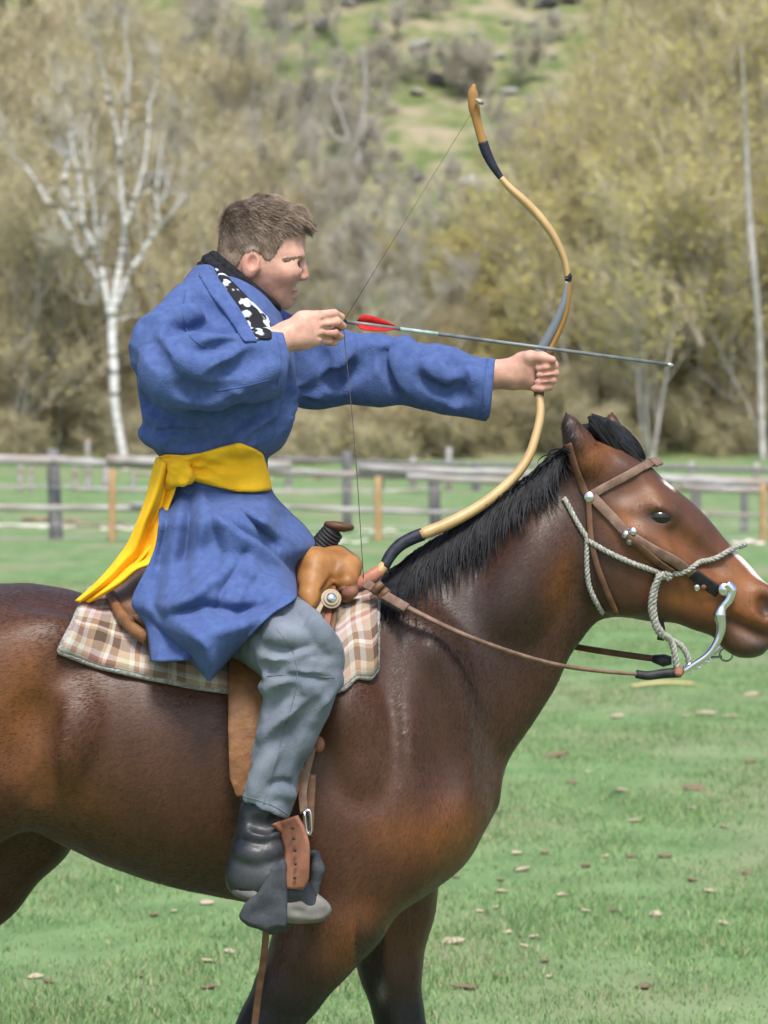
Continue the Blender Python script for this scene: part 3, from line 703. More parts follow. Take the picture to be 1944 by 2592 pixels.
for px, py, sc in ((700, 560, .75), (860, 640, .85), (880, 980, 1.0), (1000, 1120, .8), (1180, 900, .6), (760, 1100, .8), (590, 330, .7), (1050, 800, .6), (520, 240, .7), (690, 200, .5), (800, 330, .5), (960, 300, .45), (780, 760, .7), (940, 720, .6), (1100, 620, .45), (640, 640, .7), (1250, 420, .4), (860, 120, .4)):
    plant('grey', 'grey_tree', 'thin grey leafless tree on the grassy middle slope', 'tree', 'grey trees on the middle slope', px, py, sc)
for i in range(28):
    px = -120 + 78 * i + r2.uniform(-20, 20); plant('shrub', 'brown_shrub', 'tangled brown shrub at the foot of the hill behind the fence', 'shrub', 'brown shrubs at the foot of the hill', px, r2.uniform(1120, 1178), r2.uniform(.75, 1.2))
for i in range(24):
    px = -120 + 94 * i + r2.uniform(-30, 30); plant('shrub', 'brown_shrub', 'tangled brown shrub at the foot of the hill behind the fence', 'shrub', 'brown shrubs at the foot of the hill', px, r2.uniform(900, 1100), r2.uniform(.8, 1.3))
for i in range(46):
    left = i % 2 == 0; px = r2.uniform(-120, 720) if left else r2.uniform(1280, 2060); plant('shrub' if left else 'yshrub', 'brown_shrub' if left else 'budding_shrub', 'tangled brown shrub between the trees on the left slope' if left else 'yellow green budding shrub between the trees on the right slope', 'shrub', 'shrubs between the left trees' if left else 'shrubs between the right trees', px, r2.uniform(620, 1010), r2.uniform(1.0, 1.5))
for i in range(30):
    px = 780 + r2.uniform(0, 1200); py = r2.uniform(660, 1110); plant('yshrub', 'budding_shrub', 'yellow green budding shrub on the slope behind the bow arm', 'shrub', 'budding shrubs behind the bow arm', px, py, r2.uniform(.7, 1.2))
for i in range(48):
    px = r2.uniform(460, 1400); py = r2.uniform(-30, 620); plant('gshrub', 'grey_shrub', 'low grey leafless shrub on the grassy middle slope', 'shrub', 'grey shrubs on the middle slope', px, py, r2.uniform(.35, .75))
# pale slender trunk at the right edge, dark leaning trunk beside it
def lone(name, label, polys, Y, m_, crown=None):
    t = thing(name, label, 'tree', P(polys[0][0][0], polys[0][0][1], Y)); mb = MB()
    t.location.z = float(ground_z(t.location.x, Y)) ; s = (D + Y) / FPX
    for pl, w0, w1 in [(q, q[0][2], q[-1][2]) for q in polys]:
        p = spline([P(a[0], a[1], Y + .25 * math.sin(a[1] * .02 + i)) for i, a in enumerate(pl)], 4); u = np.linspace(0, 1, len(p)); mb.tube(p, np.interp(u, np.linspace(0, 1, len(pl)), [a[2] * (.33 if name == 'birch_tree' else .42) * s for a in pl]), 8)
    if name == 'birch_tree':                      # side shoots off every limb
        r = random.Random(4)
        for pl in polys[1:]:
            for _ in range(7):
                i = r.randrange(len(pl) - 1); q = r.random(); x, y = pl[i][0] + (pl[i + 1][0] - pl[i][0]) * q, pl[i][1] + (pl[i + 1][1] - pl[i][1]) * q; ln = r.uniform(50, 150); a = r.uniform(-1.0, 1.0); w = min(pl[i][2] * .3, 4.0); yy = Y + r.uniform(-.3, .3)
                p = spline([P(x, y, Y), P(x + ln * .5 * math.sin(a), y - ln * .45 * math.cos(a), yy), P(x + ln * math.sin(a * .7) + r.uniform(-8, 8), y - ln * math.cos(a * .7), yy * 1.002)], 3); mb.tube(p, np.linspace(w * .5 * s, .8 * s, len(p)), 5)
    mb.build('trunk', m_, t); return t, s
birch, s = lone('birch_tree', 'white barked birch with many upright limbs behind the rider shoulder', [
    [(318, 1215, 34), (312, 1150, 32), (300, 1088, 32), (290, 1018, 34), (288, 940, 36), (284, 860, 36), (284, 800, 34)],
    [(284, 800, 30), (292, 740, 26), (302, 680, 26), (312, 610, 22), (316, 570, 20), (309, 510, 18), (305, 440, 18), (304, 390, 16), (296, 330, 14), (280, 270, 12), (262, 180, 9), (238, 100, 6), (225, 30, 4)],
    [(304, 380, 14), (318, 320, 12), (322, 250, 11), (328, 170, 9), (318, 90, 6), (322, 20, 4)], [(316, 575, 16), (334, 520, 14), (352, 470, 13), (366, 410, 13), (376, 330, 11), (378, 260, 9), (392, 232, 6)],
    [(288, 790, 22), (318, 710, 18), (346, 660, 16), (378, 610, 14), (404, 570, 12), (440, 536, 9), (470, 490, 5)], [(402, 570, 12), (396, 500, 11), (402, 430, 10), (408, 380, 7), (420, 320, 4)], [(408, 520, 8), (428, 450, 7), (436, 410, 4)],
    [(278, 800, 24), (266, 730, 20), (252, 660, 18), (238, 620, 18), (214, 580, 17), (186, 520, 15), (164, 476, 14), (172, 400, 13), (180, 330, 11), (170, 250, 8), (150, 190, 4)], [(212, 575, 13), (204, 490, 12), (198, 440, 11), (186, 390, 9), (180, 345, 6)], [(246, 610, 12), (240, 540, 12), (228, 450, 11), (216, 370, 8), (214, 330, 4)],
    [(262, 730, 15), (232, 680, 13), (200, 640, 12), (176, 570, 11), (168, 540, 9)], [(180, 590, 10), (150, 530, 11), (120, 510, 11), (92, 460, 10), (60, 420, 8), (20, 380, 5)], [(170, 620, 6), (200, 630, 6), (232, 636, 6)], [(150, 350, 5), (172, 400, 9)], [(135, 360, 5), (165, 400, 8)], [(250, 770, 4), (190, 760, 3)], [(300, 810, 6), (340, 798, 4), (356, 800, 2)]], 90.0, M_birch)
r = np.random.default_rng(5); tp = []
for q in ([(225, 60), (330, 20)], [(250, 150), (240, 40)], [(378, 260), (400, 120)], [(440, 536), (520, 420)], [(170, 250), (140, 120)], [(60, 420), (-10, 300)], [(408, 380), (440, 260)], [(214, 330), (220, 200)], [(180, 345), (120, 260)], [(322, 60), (330, -40)], [(436, 410), (470, 330)], [(190, 640), (120, 600)], [(300, 450), (340, 360)], [(230, 520), (260, 420)]):
    a, b = P(q[0][0], q[0][1], 90), P(q[1][0], q[1][1], 90); tp.append(np.array([a + (b - a) * t + r.normal(0, .1, 3) for t in np.linspace(0, 1, 6)]))
cm, mi = crown_mesh('birch_crown', tp, r, 1500, 1.0, .009, 1400, .05); cm.materials.append(M_twigg); cm.materials.append(M_bud); cm.polygons.foreach_set('material_index', mi); obj('crown', cm, None, birch)
lone('slender_tree', 'pale slender straight trunk near the right edge of the woods', [[(1932, 1190, 22), (1926, 1000, 22), (1922, 850, 22), (1908, 680, 22), (1896, 540, 21), (1890, 420, 18), (1888, 330, 14), (1884, 240, 9), (1878, 120, 4)]], 97.0, M_bgrey)
lone('leaning_snag', 'dark dead trunk leaning left in the thicket on the right', [[(1778, 880, 30), (1752, 830, 24), (1720, 770, 20), (1690, 720, 14), (1640, 690, 6)], [(1700, 720, 8), (1740, 716, 5)]], 99.5, M_bbrown)
for base, pl in ((('pale_trunk_tree', 'pale double trunked tree among the yellow buds, upper right'), [[(1720, 660, 24), (1705, 560, 22), (1697, 430, 22), (1694, 320, 18), (1690, 200, 12), (1684, 100, 5)], [(1700, 640, 18), (1660, 560, 18), (1645, 440, 16), (1632, 340, 14), (1622, 240, 6)]]),
                 (('forked_pale_tree', 'faint pale forked tree right of the double trunk'), [[(1748, 560, 22), (1762, 440, 18), (1770, 330, 14), (1765, 220, 6)], [(1758, 470, 12), (1790, 410, 10), (1805, 360, 5)]]),
                 (('pale_sapling', 'pale grey forked sapling on the grassy slope above the arrow'), [[(900, 470, 20), (912, 360, 20), (920, 280, 16), (925, 190, 10), (918, 120, 5)], [(885, 360, 10), (862, 290, 10), (845, 240, 9), (862, 180, 6), (870, 140, 3)], [(880, 360, 9), (845, 345, 8), (828, 310, 6), (815, 270, 3)]]),
                 (('thin_pale_tree', 'thin pale trunk right above the rider head'), [[(560, 460, 14), (566, 340, 14), (560, 240, 10), (575, 150, 4)], [(566, 330, 8), (590, 280, 7), (600, 240, 3)]])):
    g = ground_at(pl[0][0][0], pl[0][0][1]); lone(base[0], base[1], pl, float(g[1]), M_bgrey)
SAP = [(40, 1010, 420), (105, 1060, 480), (395, 1080, 520), (455, 990, 430), (512, 1060, 470), (610, 900, 380), (1465, 1000, 420), (1540, 940, 430), (1585, 1060, 520), (1640, 980, 430), (1812, 1000, 470), (1858, 1080, 560), (1500, 720, 330), (1770, 760, 360)]
for i, (x, y, h) in enumerate(sorted(SAP)):
    g = ground_at(x, y); k = math.sin(i * 2.3); t_, _s = lone('sapling', 'slim pale grey sapling trunk, %s from the left on the wooded slope' % ORD2[i], [[(x, y + 10, 11), (x + 8 * k, y - h * .3, 10), (x + 4 * k, y - h * .6, 8), (x + 18 * k, y - h, 3)], [(x + 6 * k, y - h * .45, 5), (x + 30 * k + 14, y - h * .65, 4), (x + 38 * k + 16, y - h * .85, 2)], [(x + 5 * k, y - h * .55, 4), (x - 28, y - h * .75, 3), (x - 34, y - h * .9, 2)]], float(g[1]) - 3.0, M_bgrey); t_['group'] = 'slim saplings on the slope'
# dark conifers at the top corners
def conifer(px, py, H, label):
    g = ground_at(px, py); t = thing('conifer', label, 'conifer', g); r = np.random.default_rng(int(px + 500)); MB().tube([g, g + [0, 0, H * .5], g + [0, 0, H]], [.22, .14, .02], 8).build('trunk', M_bbrown, t)
    n = 5200; h = r.random(n) ** .8; a = np.floor(r.random(n) * 9) / 9 * 6.28 + np.floor(h * 16) * 1.9 + r.normal(0, .16, n); R_ = (1 - h) * H * .27 * r.random(n) ** .5; c = np.stack([np.cos(a) * R_, np.sin(a) * R_, np.floor(h * 16) / 16 * H * .92 + .6 - R_ * .3 + r.normal(0, .10, n)], 1) + g
    V, F = leaf_arrays(c, .20, r); obj('crown', new_mesh('conifer_crown', V, F), M_needle, t)
conifer(-10, 330, 6.5, 'dark conifer on the slope, cut by the top left corner'); conifer(75, 250, 5.0, 'smaller dark conifer right of the one in the top left corner'); conifer(1830, 190, 8.0, 'dark conifer at the upper right edge of the frame'); conifer(1740, 60, 8.0, 'dark conifer beyond the yellow buds at the top right')
# ================================================================== the horse
horse = thing('horse', 'dark bay horse with black mane walking right under the mounted archer', 'horse', (PX(400), 0, 0.0))
hf = Field([PX(-700), -0.42, -0.01], [PX(2040), 0.42, PZ(1010)], 0.0085)
NEAR, FAR = -1, 1
# trunk
hf.loft((400, 1850), (1, 0),
        [(-400, 1640), (-340, 1560), (-250, 1508), (-100, 1482), (50, 1475), (150, 1487), (300, 1530), (450, 1552), (600, 1558), (750, 1548), (880, 1518), (980, 1496), (1080, 1540), (1170, 1640), (1225, 1800), (1250, 1930)],
        [(-400, 1900), (-340, 1980), (-250, 2020), (-100, 2045), (50, 2080), (150, 2130), (300, 2196), (450, 2243), (600, 2272), (750, 2290), (900, 2284), (1000, 2276), (1090, 2240), (1170, 2182), (1219, 2109), (1242, 2030)],
        [(-800, .09), (-740, .19), (-650, .255), (-500, .285), (-350, .285), (-250, .28), (-100, .295), (50, .305), (200, .30), (350, .285), (480, .255), (600, .225), (700, .19), (770, .15), (820, .10), (850, .05)], n=2.15, k=.03)
# neck
hf.loft((1080, 1800), (0.60, -0.80),
        [(905, 1530), (985, 1462), (1055, 1412), (1172, 1336), (1289, 1258), (1383, 1196), (1440, 1150), (1490, 1118)],
        [(1238, 2060), (1252, 1992), (1277, 1933), (1336, 1851), (1404, 1746), (1452, 1648), (1486, 1602), (1530, 1556)],
        [(-260, .19), (-120, .175), (0, .15), (120, .118), (260, .09), (400, .076), (560, .07), (700, .066), (860, .06)], n=2.0, k=.05)
# head
hf.loft((1440, 1150), (0.776, 0.63),
        [(1440, 1142), (1520, 1112), (1582, 1130), (1629, 1163), (1687, 1219), (1746, 1266), (1793, 1312), (1840, 1369), (1887, 1418), (1944, 1486), (1985, 1533), (2006, 1568)],
        [(1425, 1330), (1450, 1400), (1500, 1490), (1547, 1543), (1605, 1566), (1652, 1574), (1711, 1578), (1758, 1596), (1805, 1612), (1840, 1636), (1866, 1655), (1922, 1650), (1962, 1632), (1992, 1602)],
        [(-10, .055), (60, .075), (150, .088), (260, .094), (340, .084), (420, .066), (500, .057), (580, .055), (650, .054), (690, .042), (715, .02)], n=2.3, k=.03, cap=.03)
# jaw muscle, orbit, cheek ridge, muzzle swelling
hf.ell(P(1575, 1440, -.052), (.105, .042, .088), .03, ang=-.7, mirror=True)
hf.ell(P(1640, 1290, -.066), (.052, .030, .040), .03, ang=-.5, mirror=True)
hf.crease([(1690, 1372), (1750, 1420), (1810, 1462)], .014, .03, 'u')
hf.crease([(1590, 1342), (1650, 1372), (1700, 1410)], .012, .03, 'u', off=.001)
hf.crease([(1715, 1350), (1775, 1396), (1830, 1440)], .012, .03, 's')
hf.ell(P(1930, 1545, -.034), (.050, .026, .050), .03, mirror=True)
hf.ell(P(1880, 1630, 0), (.050, .042, .026), .02, ang=-.3)
hf.ell(P(1938, 1534, -.062), (.020, .024, .030), .008, 's', ang=.35, mirror=True)
hf.crease([(1836, 1564), (1880, 1590), (1930, 1612), (1975, 1606)], .016, .008, 's', dep=.8)
# temple hollow and eye sockets, lids
hf.ell(P(1598, 1235, -.094), (.036, .014, .026), .03, 's', mirror=True)
hf.ell(P(1668, 1308, -.102), (.044, .024, .021), .010, 's', ang=-.2, mirror=True)
hf.crease([(1620, 1306), (1645, 1290), (1675, 1286), (1708, 1304)], .008, .010, 'u', off=-.002)
hf.crease([(1632, 1320), (1668, 1331), (1702, 1320)], .006, .010, 'u', off=-.001)
# ears
for sgn, dx in ((-1, 0), (1, 105)):
    yb = .047 * sgn
    hf.chain([(P(1431 + dx * 1.1, 1044 + (0 if sgn < 0 else -6), yb * 1.7), .003), (P(1444 + dx, 1078, yb * 1.75), .018), (P(1462 + dx * .8, 1118, yb * 1.6), .030), (P(1488 + dx * .55, 1165, yb * 1.3), .037), (P(1510 + dx * .4, 1200, yb), .036)], .016)
    hf.chain([(P(1431 + dx * 1.08, 1066, yb * 2.2), .003), (P(1437 + dx, 1098, yb * 2.5), .013), (P(1446 + dx * .8, 1136, yb * 2.4), .014)], .006, 's')
# shoulder and chest masses
hf.ell(P(970, 1880, -.185), (.14, .07, .25), .14, ang=-.36, mirror=True)
hf.ell(P(1062, 2055, -.115), (.10, .085, .11), .12, mirror=True)
hf.ell(P(860, 2170, -.165), (.14, .085, .13), .14, mirror=True)
for pts, r, k, op in (
    ([(1015, 1580), (990, 1700), (960, 1840), (930, 1990)], .05, .05, 's'),
    ([(1100, 1700), (1140, 1850), (1160, 1990)], .045, .05, 's'),
    ([(1400, 1330), (1350, 1440), (1280, 1560)], .05, .06, 'u'),
    ([(865, 1760), (900, 1880), (912, 1980)], .05, .05, 'u'),
    ([(200, 1800), (170, 1880), (110, 1970)], .04, .06, 'u'),
    ([(80, 1800), (55, 1930), (85, 2040)], .04, .05, 's')):
    hf.crease(pts, r, k, op, dep=.16)
# flank, hip and stifle
hf.ell(P(-170, 1850, -.16), (.25, .12, .28), .09, mirror=True)
hf.ell(P(95, 1640, -.235), (.08, .045, .06), .08, ang=.5, mirror=True)
# near fore (reaching back), far fore (upright), near hind (behind), far hind (under the belly)
L = lambda x, y, Y, r: (P(x, y, Y), r)
hf.chain([L(885, 2190, -.15, .115), L(850, 2310, -.16, .104), L(795, 2400, -.16, .084), L(733, 2500, -.155, .066), L(680, 2592, -.15, .055), L(640, 2672, -.15, .052), L(612, 2730, -.15, .041),
          L(575, 2850, -.15, .032), L(545, 2945, -.15, .037), L(560, 3010, -.15, .032), L(588, 3065, -.15, .046)], .035)
hf.chain([L(990, 2180, .15, .115), L(985, 2300, .15, .094), L(985, 2400, .145, .070), L(992, 2470, .14, .058), L(1010, 2560, .14, .049), L(1022, 2640, .14, .050), L(1026, 2700, .14, .040),
          L(1032, 2840, .14, .031), L(1036, 2945, .14, .037), L(1058, 3010, .14, .031), L(1078, 3070, .14, .046)], .035)
hf.chain([L(-150, 1850, -.16, .17), L(-90, 1965, -.17, .12), L(-230, 2180, -.17, .085), L(-400, 2400, -.15, .058), L(-450, 2480, -.15, .052), L(-500, 2700, -.15, .036), L(-540, 2900, -.15, .040), L(-510, 2990, -.15, .034), L(-490, 3065, -.15, .046)], .05)
hf.chain([L(-60, 1900, .15, .17), L(60, 2085, .16, .105), L(-40, 2230, .16, .085), L(-165, 2400, .14, .062), L(-200, 2480, .14, .052), L(-150, 2700, .14, .036), L(-120, 2930, .14, .040), L(-85, 3000, .14, .034), L(-65, 3070, .14, .046)], .05)
I_ = np.nonzero(np.abs(hf.F) < .02); X_, Y_, Z_ = (hf.ax[i][I_[i]] for i in range(3))      # uneven muscle and skin
hf.F[I_] += (.0016 * noise3(X_, Y_, Z_, 22, 4) + .0007 * noise3(X_, Y_, Z_ * .4, 70, 5)).astype(np.float32) * (np.abs(X_ - PX(1720)) > .42)
hv, hfc = hf.mesh('horse', 2)

# coat colour of a bay: black points, tan muzzle, flank and elbow, darker neck and topline; shade painted on belly and mouth line
hpx, hpy = proj(hv[:, 0], hv[:, 1], hv[:, 2])
def blob(cx, cy, rx, ry, ang=0.0):
    ca, sa = math.cos(ang), math.sin(ang); dx, dy = hpx - cx, hpy - cy
    return np.exp(-(((dx * ca + dy * sa) / rx) ** 2 + ((-dx * sa + dy * ca) / ry) ** 2))
def over(c, w, col): w = np.clip(w, 0, 1)[:, None]; return c * (1 - w) + np.array(col) * w
BAY, DARK, BLACK, TAN = (.064, .0245, .0115), (.021, .0112, .0088), (.0065, .006, .007), (.225, .080, .020)
sst = lambda a, b, x: (lambda t: t * t * (3 - 2 * t))(np.clip((x - a) / (b - a), 0, 1))
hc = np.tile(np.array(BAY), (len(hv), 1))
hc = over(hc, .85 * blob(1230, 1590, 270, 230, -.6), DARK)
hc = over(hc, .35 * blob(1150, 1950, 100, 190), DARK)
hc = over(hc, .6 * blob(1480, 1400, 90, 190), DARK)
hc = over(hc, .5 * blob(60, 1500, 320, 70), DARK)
hc = over(hc, .55 * sst(2090, 2240, hpy) * (hpx < 820), (.036, .0145, .009))  # belly underside darkened, its shade put into the colour
for a in ((40, 1800, 110, 150, 0, .55), (140, 1990, 130, 60, .5, .4), (1150, 2120, 90, 80, -.7, .75), (1000, 2110, 80, 70, 0, .35), (915, 2370, 60, 90, .4, .5), (60, 1680, 60, 90, 0, .35),
          (1585, 1320, 55, 44, .6, .85), (1790, 1500, 90, 50, .55, .9), (1880, 1470, 85, 62, .7, .85), (1700, 1390, 60, 70, 0, .6), (1640, 1258, 60, 40, .4, .55), (1910, 1560, 75, 48, .5, .85), (1720, 1520, 65, 32, .3, .65), (1620, 1400, 60, 40, .5, .35), (1510, 1150, 42, 50, .4, .7), (1420, 1480, 34, 90, .2, .5)):
    hc = over(hc, a[5] * blob(*a[:5]), TAN)
hc = over(hc, .9 * blob(1440, 1090, 24, 70, -.25), BLACK)
hc = over(hc, .85 * blob(1668, 1308, 52, 24, .1), BLACK)
hc = over(hc, .9 * blob(1938, 1540, 22, 34, .3), BLACK)
hc = over(hc, .75 * blob(1930, 1645, 70, 30, -.1), (.035, .028, .028))
for k_ in range(9): hc = over(hc, .75 * blob(1840 + 15 * k_, 1566 + 6.2 * k_, 13, 9, .4), (.010, .008, .008))  # painted shade along the mouth crease
hc = over(hc, .5 * blob(1905, 1622, 40, 10, .35), (.12, .10, .10))
hc = over(hc, .5 * blob(1870, 1625, 40, 26), (.10, .055, .03))
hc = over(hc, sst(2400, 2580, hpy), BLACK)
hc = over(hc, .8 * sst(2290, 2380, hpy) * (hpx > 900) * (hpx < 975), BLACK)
hu = (hpx - 1440) * .776 + (hpy - 1150) * .63; hvv = (hpx - 1440) * .63 - (hpy - 1150) * .776
stripe = lambda u0, u1, w: sst(u0 - 8, u0 + 8, hu) * (1 - sst(u1 - 8, u1 + 8, hu)) * (1 - sst(w * .7, w, np.abs(hv[:, 1] + .012))) * (hvv > -20)
hc = over(hc, stripe(228, 262, .030), (.62, .56, .53))
hc = over(hc, stripe(470, 640, .022), (.62, .56, .53))
hc = over(hc, .8 * blob(967, 2510, 12, 26), (.16, .15, .14))
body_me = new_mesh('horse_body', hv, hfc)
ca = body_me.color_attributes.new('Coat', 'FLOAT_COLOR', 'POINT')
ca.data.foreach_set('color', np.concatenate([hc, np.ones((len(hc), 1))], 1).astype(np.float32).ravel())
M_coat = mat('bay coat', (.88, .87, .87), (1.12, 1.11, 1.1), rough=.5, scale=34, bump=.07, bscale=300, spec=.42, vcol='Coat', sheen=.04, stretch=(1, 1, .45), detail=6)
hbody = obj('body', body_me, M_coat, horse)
# short hair lying along the hide
rh = np.random.default_rng(17); nh = 210000
q = hv[hfc]; ar = np.linalg.norm(np.cross(q[:, 2] - q[:, 0], q[:, 3] - q[:, 1]), axis=1) * (q[:, 0, 0] > PX(-60)) * (q[:, 0, 1] < .10) * (q[:, 0, 2] > .25)
fi = rh.choice(len(q), nh, p=ar / ar.sum()); a, b = rh.random((2, nh, 1)); qq = q[fi]; p0 = (qq[:, 0] * (1 - a) + qq[:, 1] * a) * (1 - b) + (qq[:, 3] * (1 - a) + qq[:, 2] * a) * b
nrm = np.cross(qq[:, 2] - qq[:, 0], qq[:, 3] - qq[:, 1]); nrm /= np.linalg.norm(nrm, axis=1, keepdims=True) + 1e-9
hx, hy_ = proj(p0[:, 0], p0[:, 1], p0[:, 2]); leg = np.clip((hy_ - 2200) / 150, 0, 1)[:, None]; neck = np.clip((hx - 950) / 150, 0, 1)[:, None] * (1 - leg); head = np.clip((hx - 1500) / 60, 0, 1)[:, None]
fl = np.array([-.85, 0, -.45]) * (1 - neck) * (1 - leg) + np.array([-.45, 0, -.9]) * neck * (1 - head) + np.array([0, 0, -1.0]) * leg + np.array([-.6, 0, .45]) * head
w_ = noise3(p0[:, 0], p0[:, 1], p0[:, 2], 9, 31)[:, None] * .35; fl = fl + np.concatenate([w_ * -.5, 0 * w_, w_], 1) + rh.normal(0, .16, (nh, 3))
fl -= nrm * np.sum(fl * nrm, 1, keepdims=True); fl /= np.linalg.norm(fl, axis=1, keepdims=True) + 1e-9; fl = fl + nrm * rh.uniform(.06, .22, (nh, 1)); ln = rh.uniform(.007, .014, (nh, 1)) * (1 - .5 * head)
sd = np.cross(fl, nrm); sd /= np.linalg.norm(sd, axis=1, keepdims=True) + 1e-9; sd *= .00055; p0 = p0 - nrm * .0006
HV = np.stack([p0 - sd, p0 + sd, p0 + fl * ln + sd * .3, p0 + fl * ln - sd * .3], 1).reshape(-1, 3); hair_me = new_mesh('horse_hair', HV, np.arange(nh * 4).reshape(-1, 4))
hcol = hc[hfc[fi, 0]] * rh.uniform(.62, 1.45, (nh, 1)); at_ = hair_me.color_attributes.new('Coat', 'FLOAT_COLOR', 'POINT'); at_.data.foreach_set('color', np.concatenate([np.repeat(hcol, 4, 0), np.ones((nh * 4, 1))], 1).astype(np.float32).ravel())
tag(obj('coat_hair', hair_me, mat('bay hair', (1, 1, 1), rough=.42, spec=.4, vcol='Coat'), horse), None, None, kind='stuff')

M_eye = mat('dark eye', (.006, .005, .005), rough=.08, spec=.6)
for far in (False, True):
    y = hf.hit(1668, 1309, -.08, far)
    eb = MB(); c = P(1668, 1309, y + (.021 if not far else -.021)); th = np.linspace(0, np.pi, 9)
    eb.tube([c + np.array([0, 0, -.026 * math.cos(t)]) for t in th], [max(.037 * math.sin(t), .0005) for t in th], 16)
    eb.build('eye', M_eye, horse)

# hair: thin ribbons with several bends
M_hair = mat('black horse hair', (.006, .0062, .0075), (.015, .0155, .019), rough=.6, scale=60, spec=.22, stretch=(1, 1, .3))
def ribbons(paths, widths):
    mb = MB()
    for p, w in zip(paths, widths):
        p = np.asarray(p); m = len(p); t = np.gradient(p, axis=0); side = np.cross(t, np.array([.25, -1, .1])); side /= np.linalg.norm(side, axis=1, keepdims=True) + 1e-9
        tap = np.sin(np.linspace(.25, 1, m) * np.pi) ** .6 * .5 * w; tap[-1] = .0003
        V = np.concatenate([p - side * tap[:, None], p + np.array([0, -.0012, 0]), p + side * tap[:, None]])
        F = [(i, i + 1, m + i + 1, m + i) for i in range(m - 1)] + [(m + i, m + i + 1, 2 * m + i + 1, 2 * m + i) for i in range(m - 1)]
        mb.add(V, F)
    return mb
crest = np.array([(958, 1500), (1000, 1442), (1055, 1396), (1172, 1320), (1289, 1240), (1383, 1178), (1425, 1146), (1446, 1134)], float)
lower = np.array([(905, 1545), (950, 1568), (1000, 1556), (1130, 1480), (1240, 1398), (1335, 1305), (1392, 1250), (1412, 1210)], float)
sp = np.linspace(0, 1, len(crest)); paths, wd = [], []
rg = np.random.default_rng(3)
for i in range(2500):
    s_ = rg.random() ** .9; a = np.array([np.interp(s_, sp, crest[:, 0]), np.interp(s_, sp, crest[:, 1])]); b = np.array([np.interp(s_, sp, lower[:, 0]), np.interp(s_, sp, lower[:, 1])])
    clump = math.sin(s_ * 58) * .5 + math.sin(s_ * 23 + 1) * .5
    b = b + np.array([-20, 16]) * clump + rg.normal(0, 20, 2); ln = rg.uniform(.45, 1.12) if rg.random() < .8 else rg.uniform(.2, .6); dep = rg.uniform(.010, .026)
    lift = rg.uniform(-2, 9) + (abs(rg.normal(0, 9)) if rg.random() < .25 else 0)
    q = []
    for j, t in enumerate(np.linspace(0, ln, 7)):
        pt = a + (b - a) * t + np.array([-14 * math.sin(t * 3.0), -lift * math.sin(min(t * 4, 3.14)) - 3]) + rg.normal(0, 1.6, 2)
        if j < 1: y = .02 * rg.normal()
        else: y = hf.hit(pt[0], pt[1], -.01) - dep
        q.append(P(pt[0], pt[1], y))
    for j in (1, 2): q[j] = .5 * q[j] + .25 * (q[j - 1] + q[j + 1])
    paths.append(spline(q, 2)); wd.append(rg.uniform(.0016, .0045))
mane = ribbons(paths, wd).build('mane', M_hair, horse)
under = layer(hf, [(1010, 1470), (1040, 1404), (1060, 1390), (1172, 1318), (1289, 1240), (1383, 1178), (1450, 1135), (1420, 1190), (1385, 1240), (1320, 1290), (1220, 1380), (1110, 1450)], .008, ymax=.05)
field_obj('mane_root', under, M_hair, horse, 2)
# forelock: hair lying forward over the poll, between the ears
paths, wd = [], []
for i in range(420):
    s_ = rg.random(); a = np.array([1490 + 55 * s_, 1062 + 14 * s_ + rg.normal(0, 5)]); b = np.array([1575 + 60 * rg.random(), 1150 + 32 * rg.random()]); sd = rg.uniform(-1, 1)
    q = []
    for t in np.linspace(0, 1, 6):
        pt = a + (b - a) * t + np.array([10, -20]) * math.sin(t * math.pi) * (1 - .5 * abs(sd)) + rg.normal(0, 1.5, 2)
        q.append(P(pt[0], pt[1] + 26 * abs(sd) * math.sin(t * math.pi), .055 * sd * (1 - .3 * t)))
    paths.append(spline(q, 2)); wd.append(rg.uniform(.004, .008))
ribbons(paths, wd).build('forelock', M_hair, horse)
ff = Field([PX(1420), -.1, PZ(1230)], [PX(1680), .1, PZ(1020)], .005)
ff.chain([(P(1475, 1085, .0), .010), (P(1525, 1090, 0), .020), (P(1570, 1122, 0), .018), (P(1600, 1152, 0), .012), (P(1624, 1172, 0), .005)], .02, sy=2.2)
field_obj('forelock_root', ff, M_hair, horse, 1)
paths, wd = [], []
for i in range(260):
    x0, y0 = rg.normal(0, .02), rg.normal(0, .025); q = []
    for t in np.linspace(0, 1, 7):
        c = P(-395 - 90 * math.sin(t * 1.6), 1600 + 1000 * t * rg.uniform(.97, 1.03), 0); sw = .4 + 1.4 * math.sin(t * 2.6)
        q.append(c + np.array([x0 * sw, y0 * sw, 0]))
    paths.append(spline(q, 2)); wd.append(.009)
ribbons(paths, wd).build('tail', M_hair, horse)
M_hoof = mat('hoof horn', (.03, .026, .024), (.07, .06, .05), rough=.5, scale=40, bump=.1)
for x, y, Y in ((588, 3065, -.15), (1080, 3072, .14), (-490, 3065, -.15), (-63, 3072, .14)):
    zb = .003 if y > 3068 else .012
    c0 = P(x - 6, y - 25, Y); c1 = P(x + 8, y, Y); c1[2] = zb; c2 = c1.copy()
    MB().tube([c0, c0 * .5 + c1 * .5, c1 + np.array([0, 0, .006]), c2], [.044, .054, .063, .060], 20).build('hoof', M_hoof, horse)
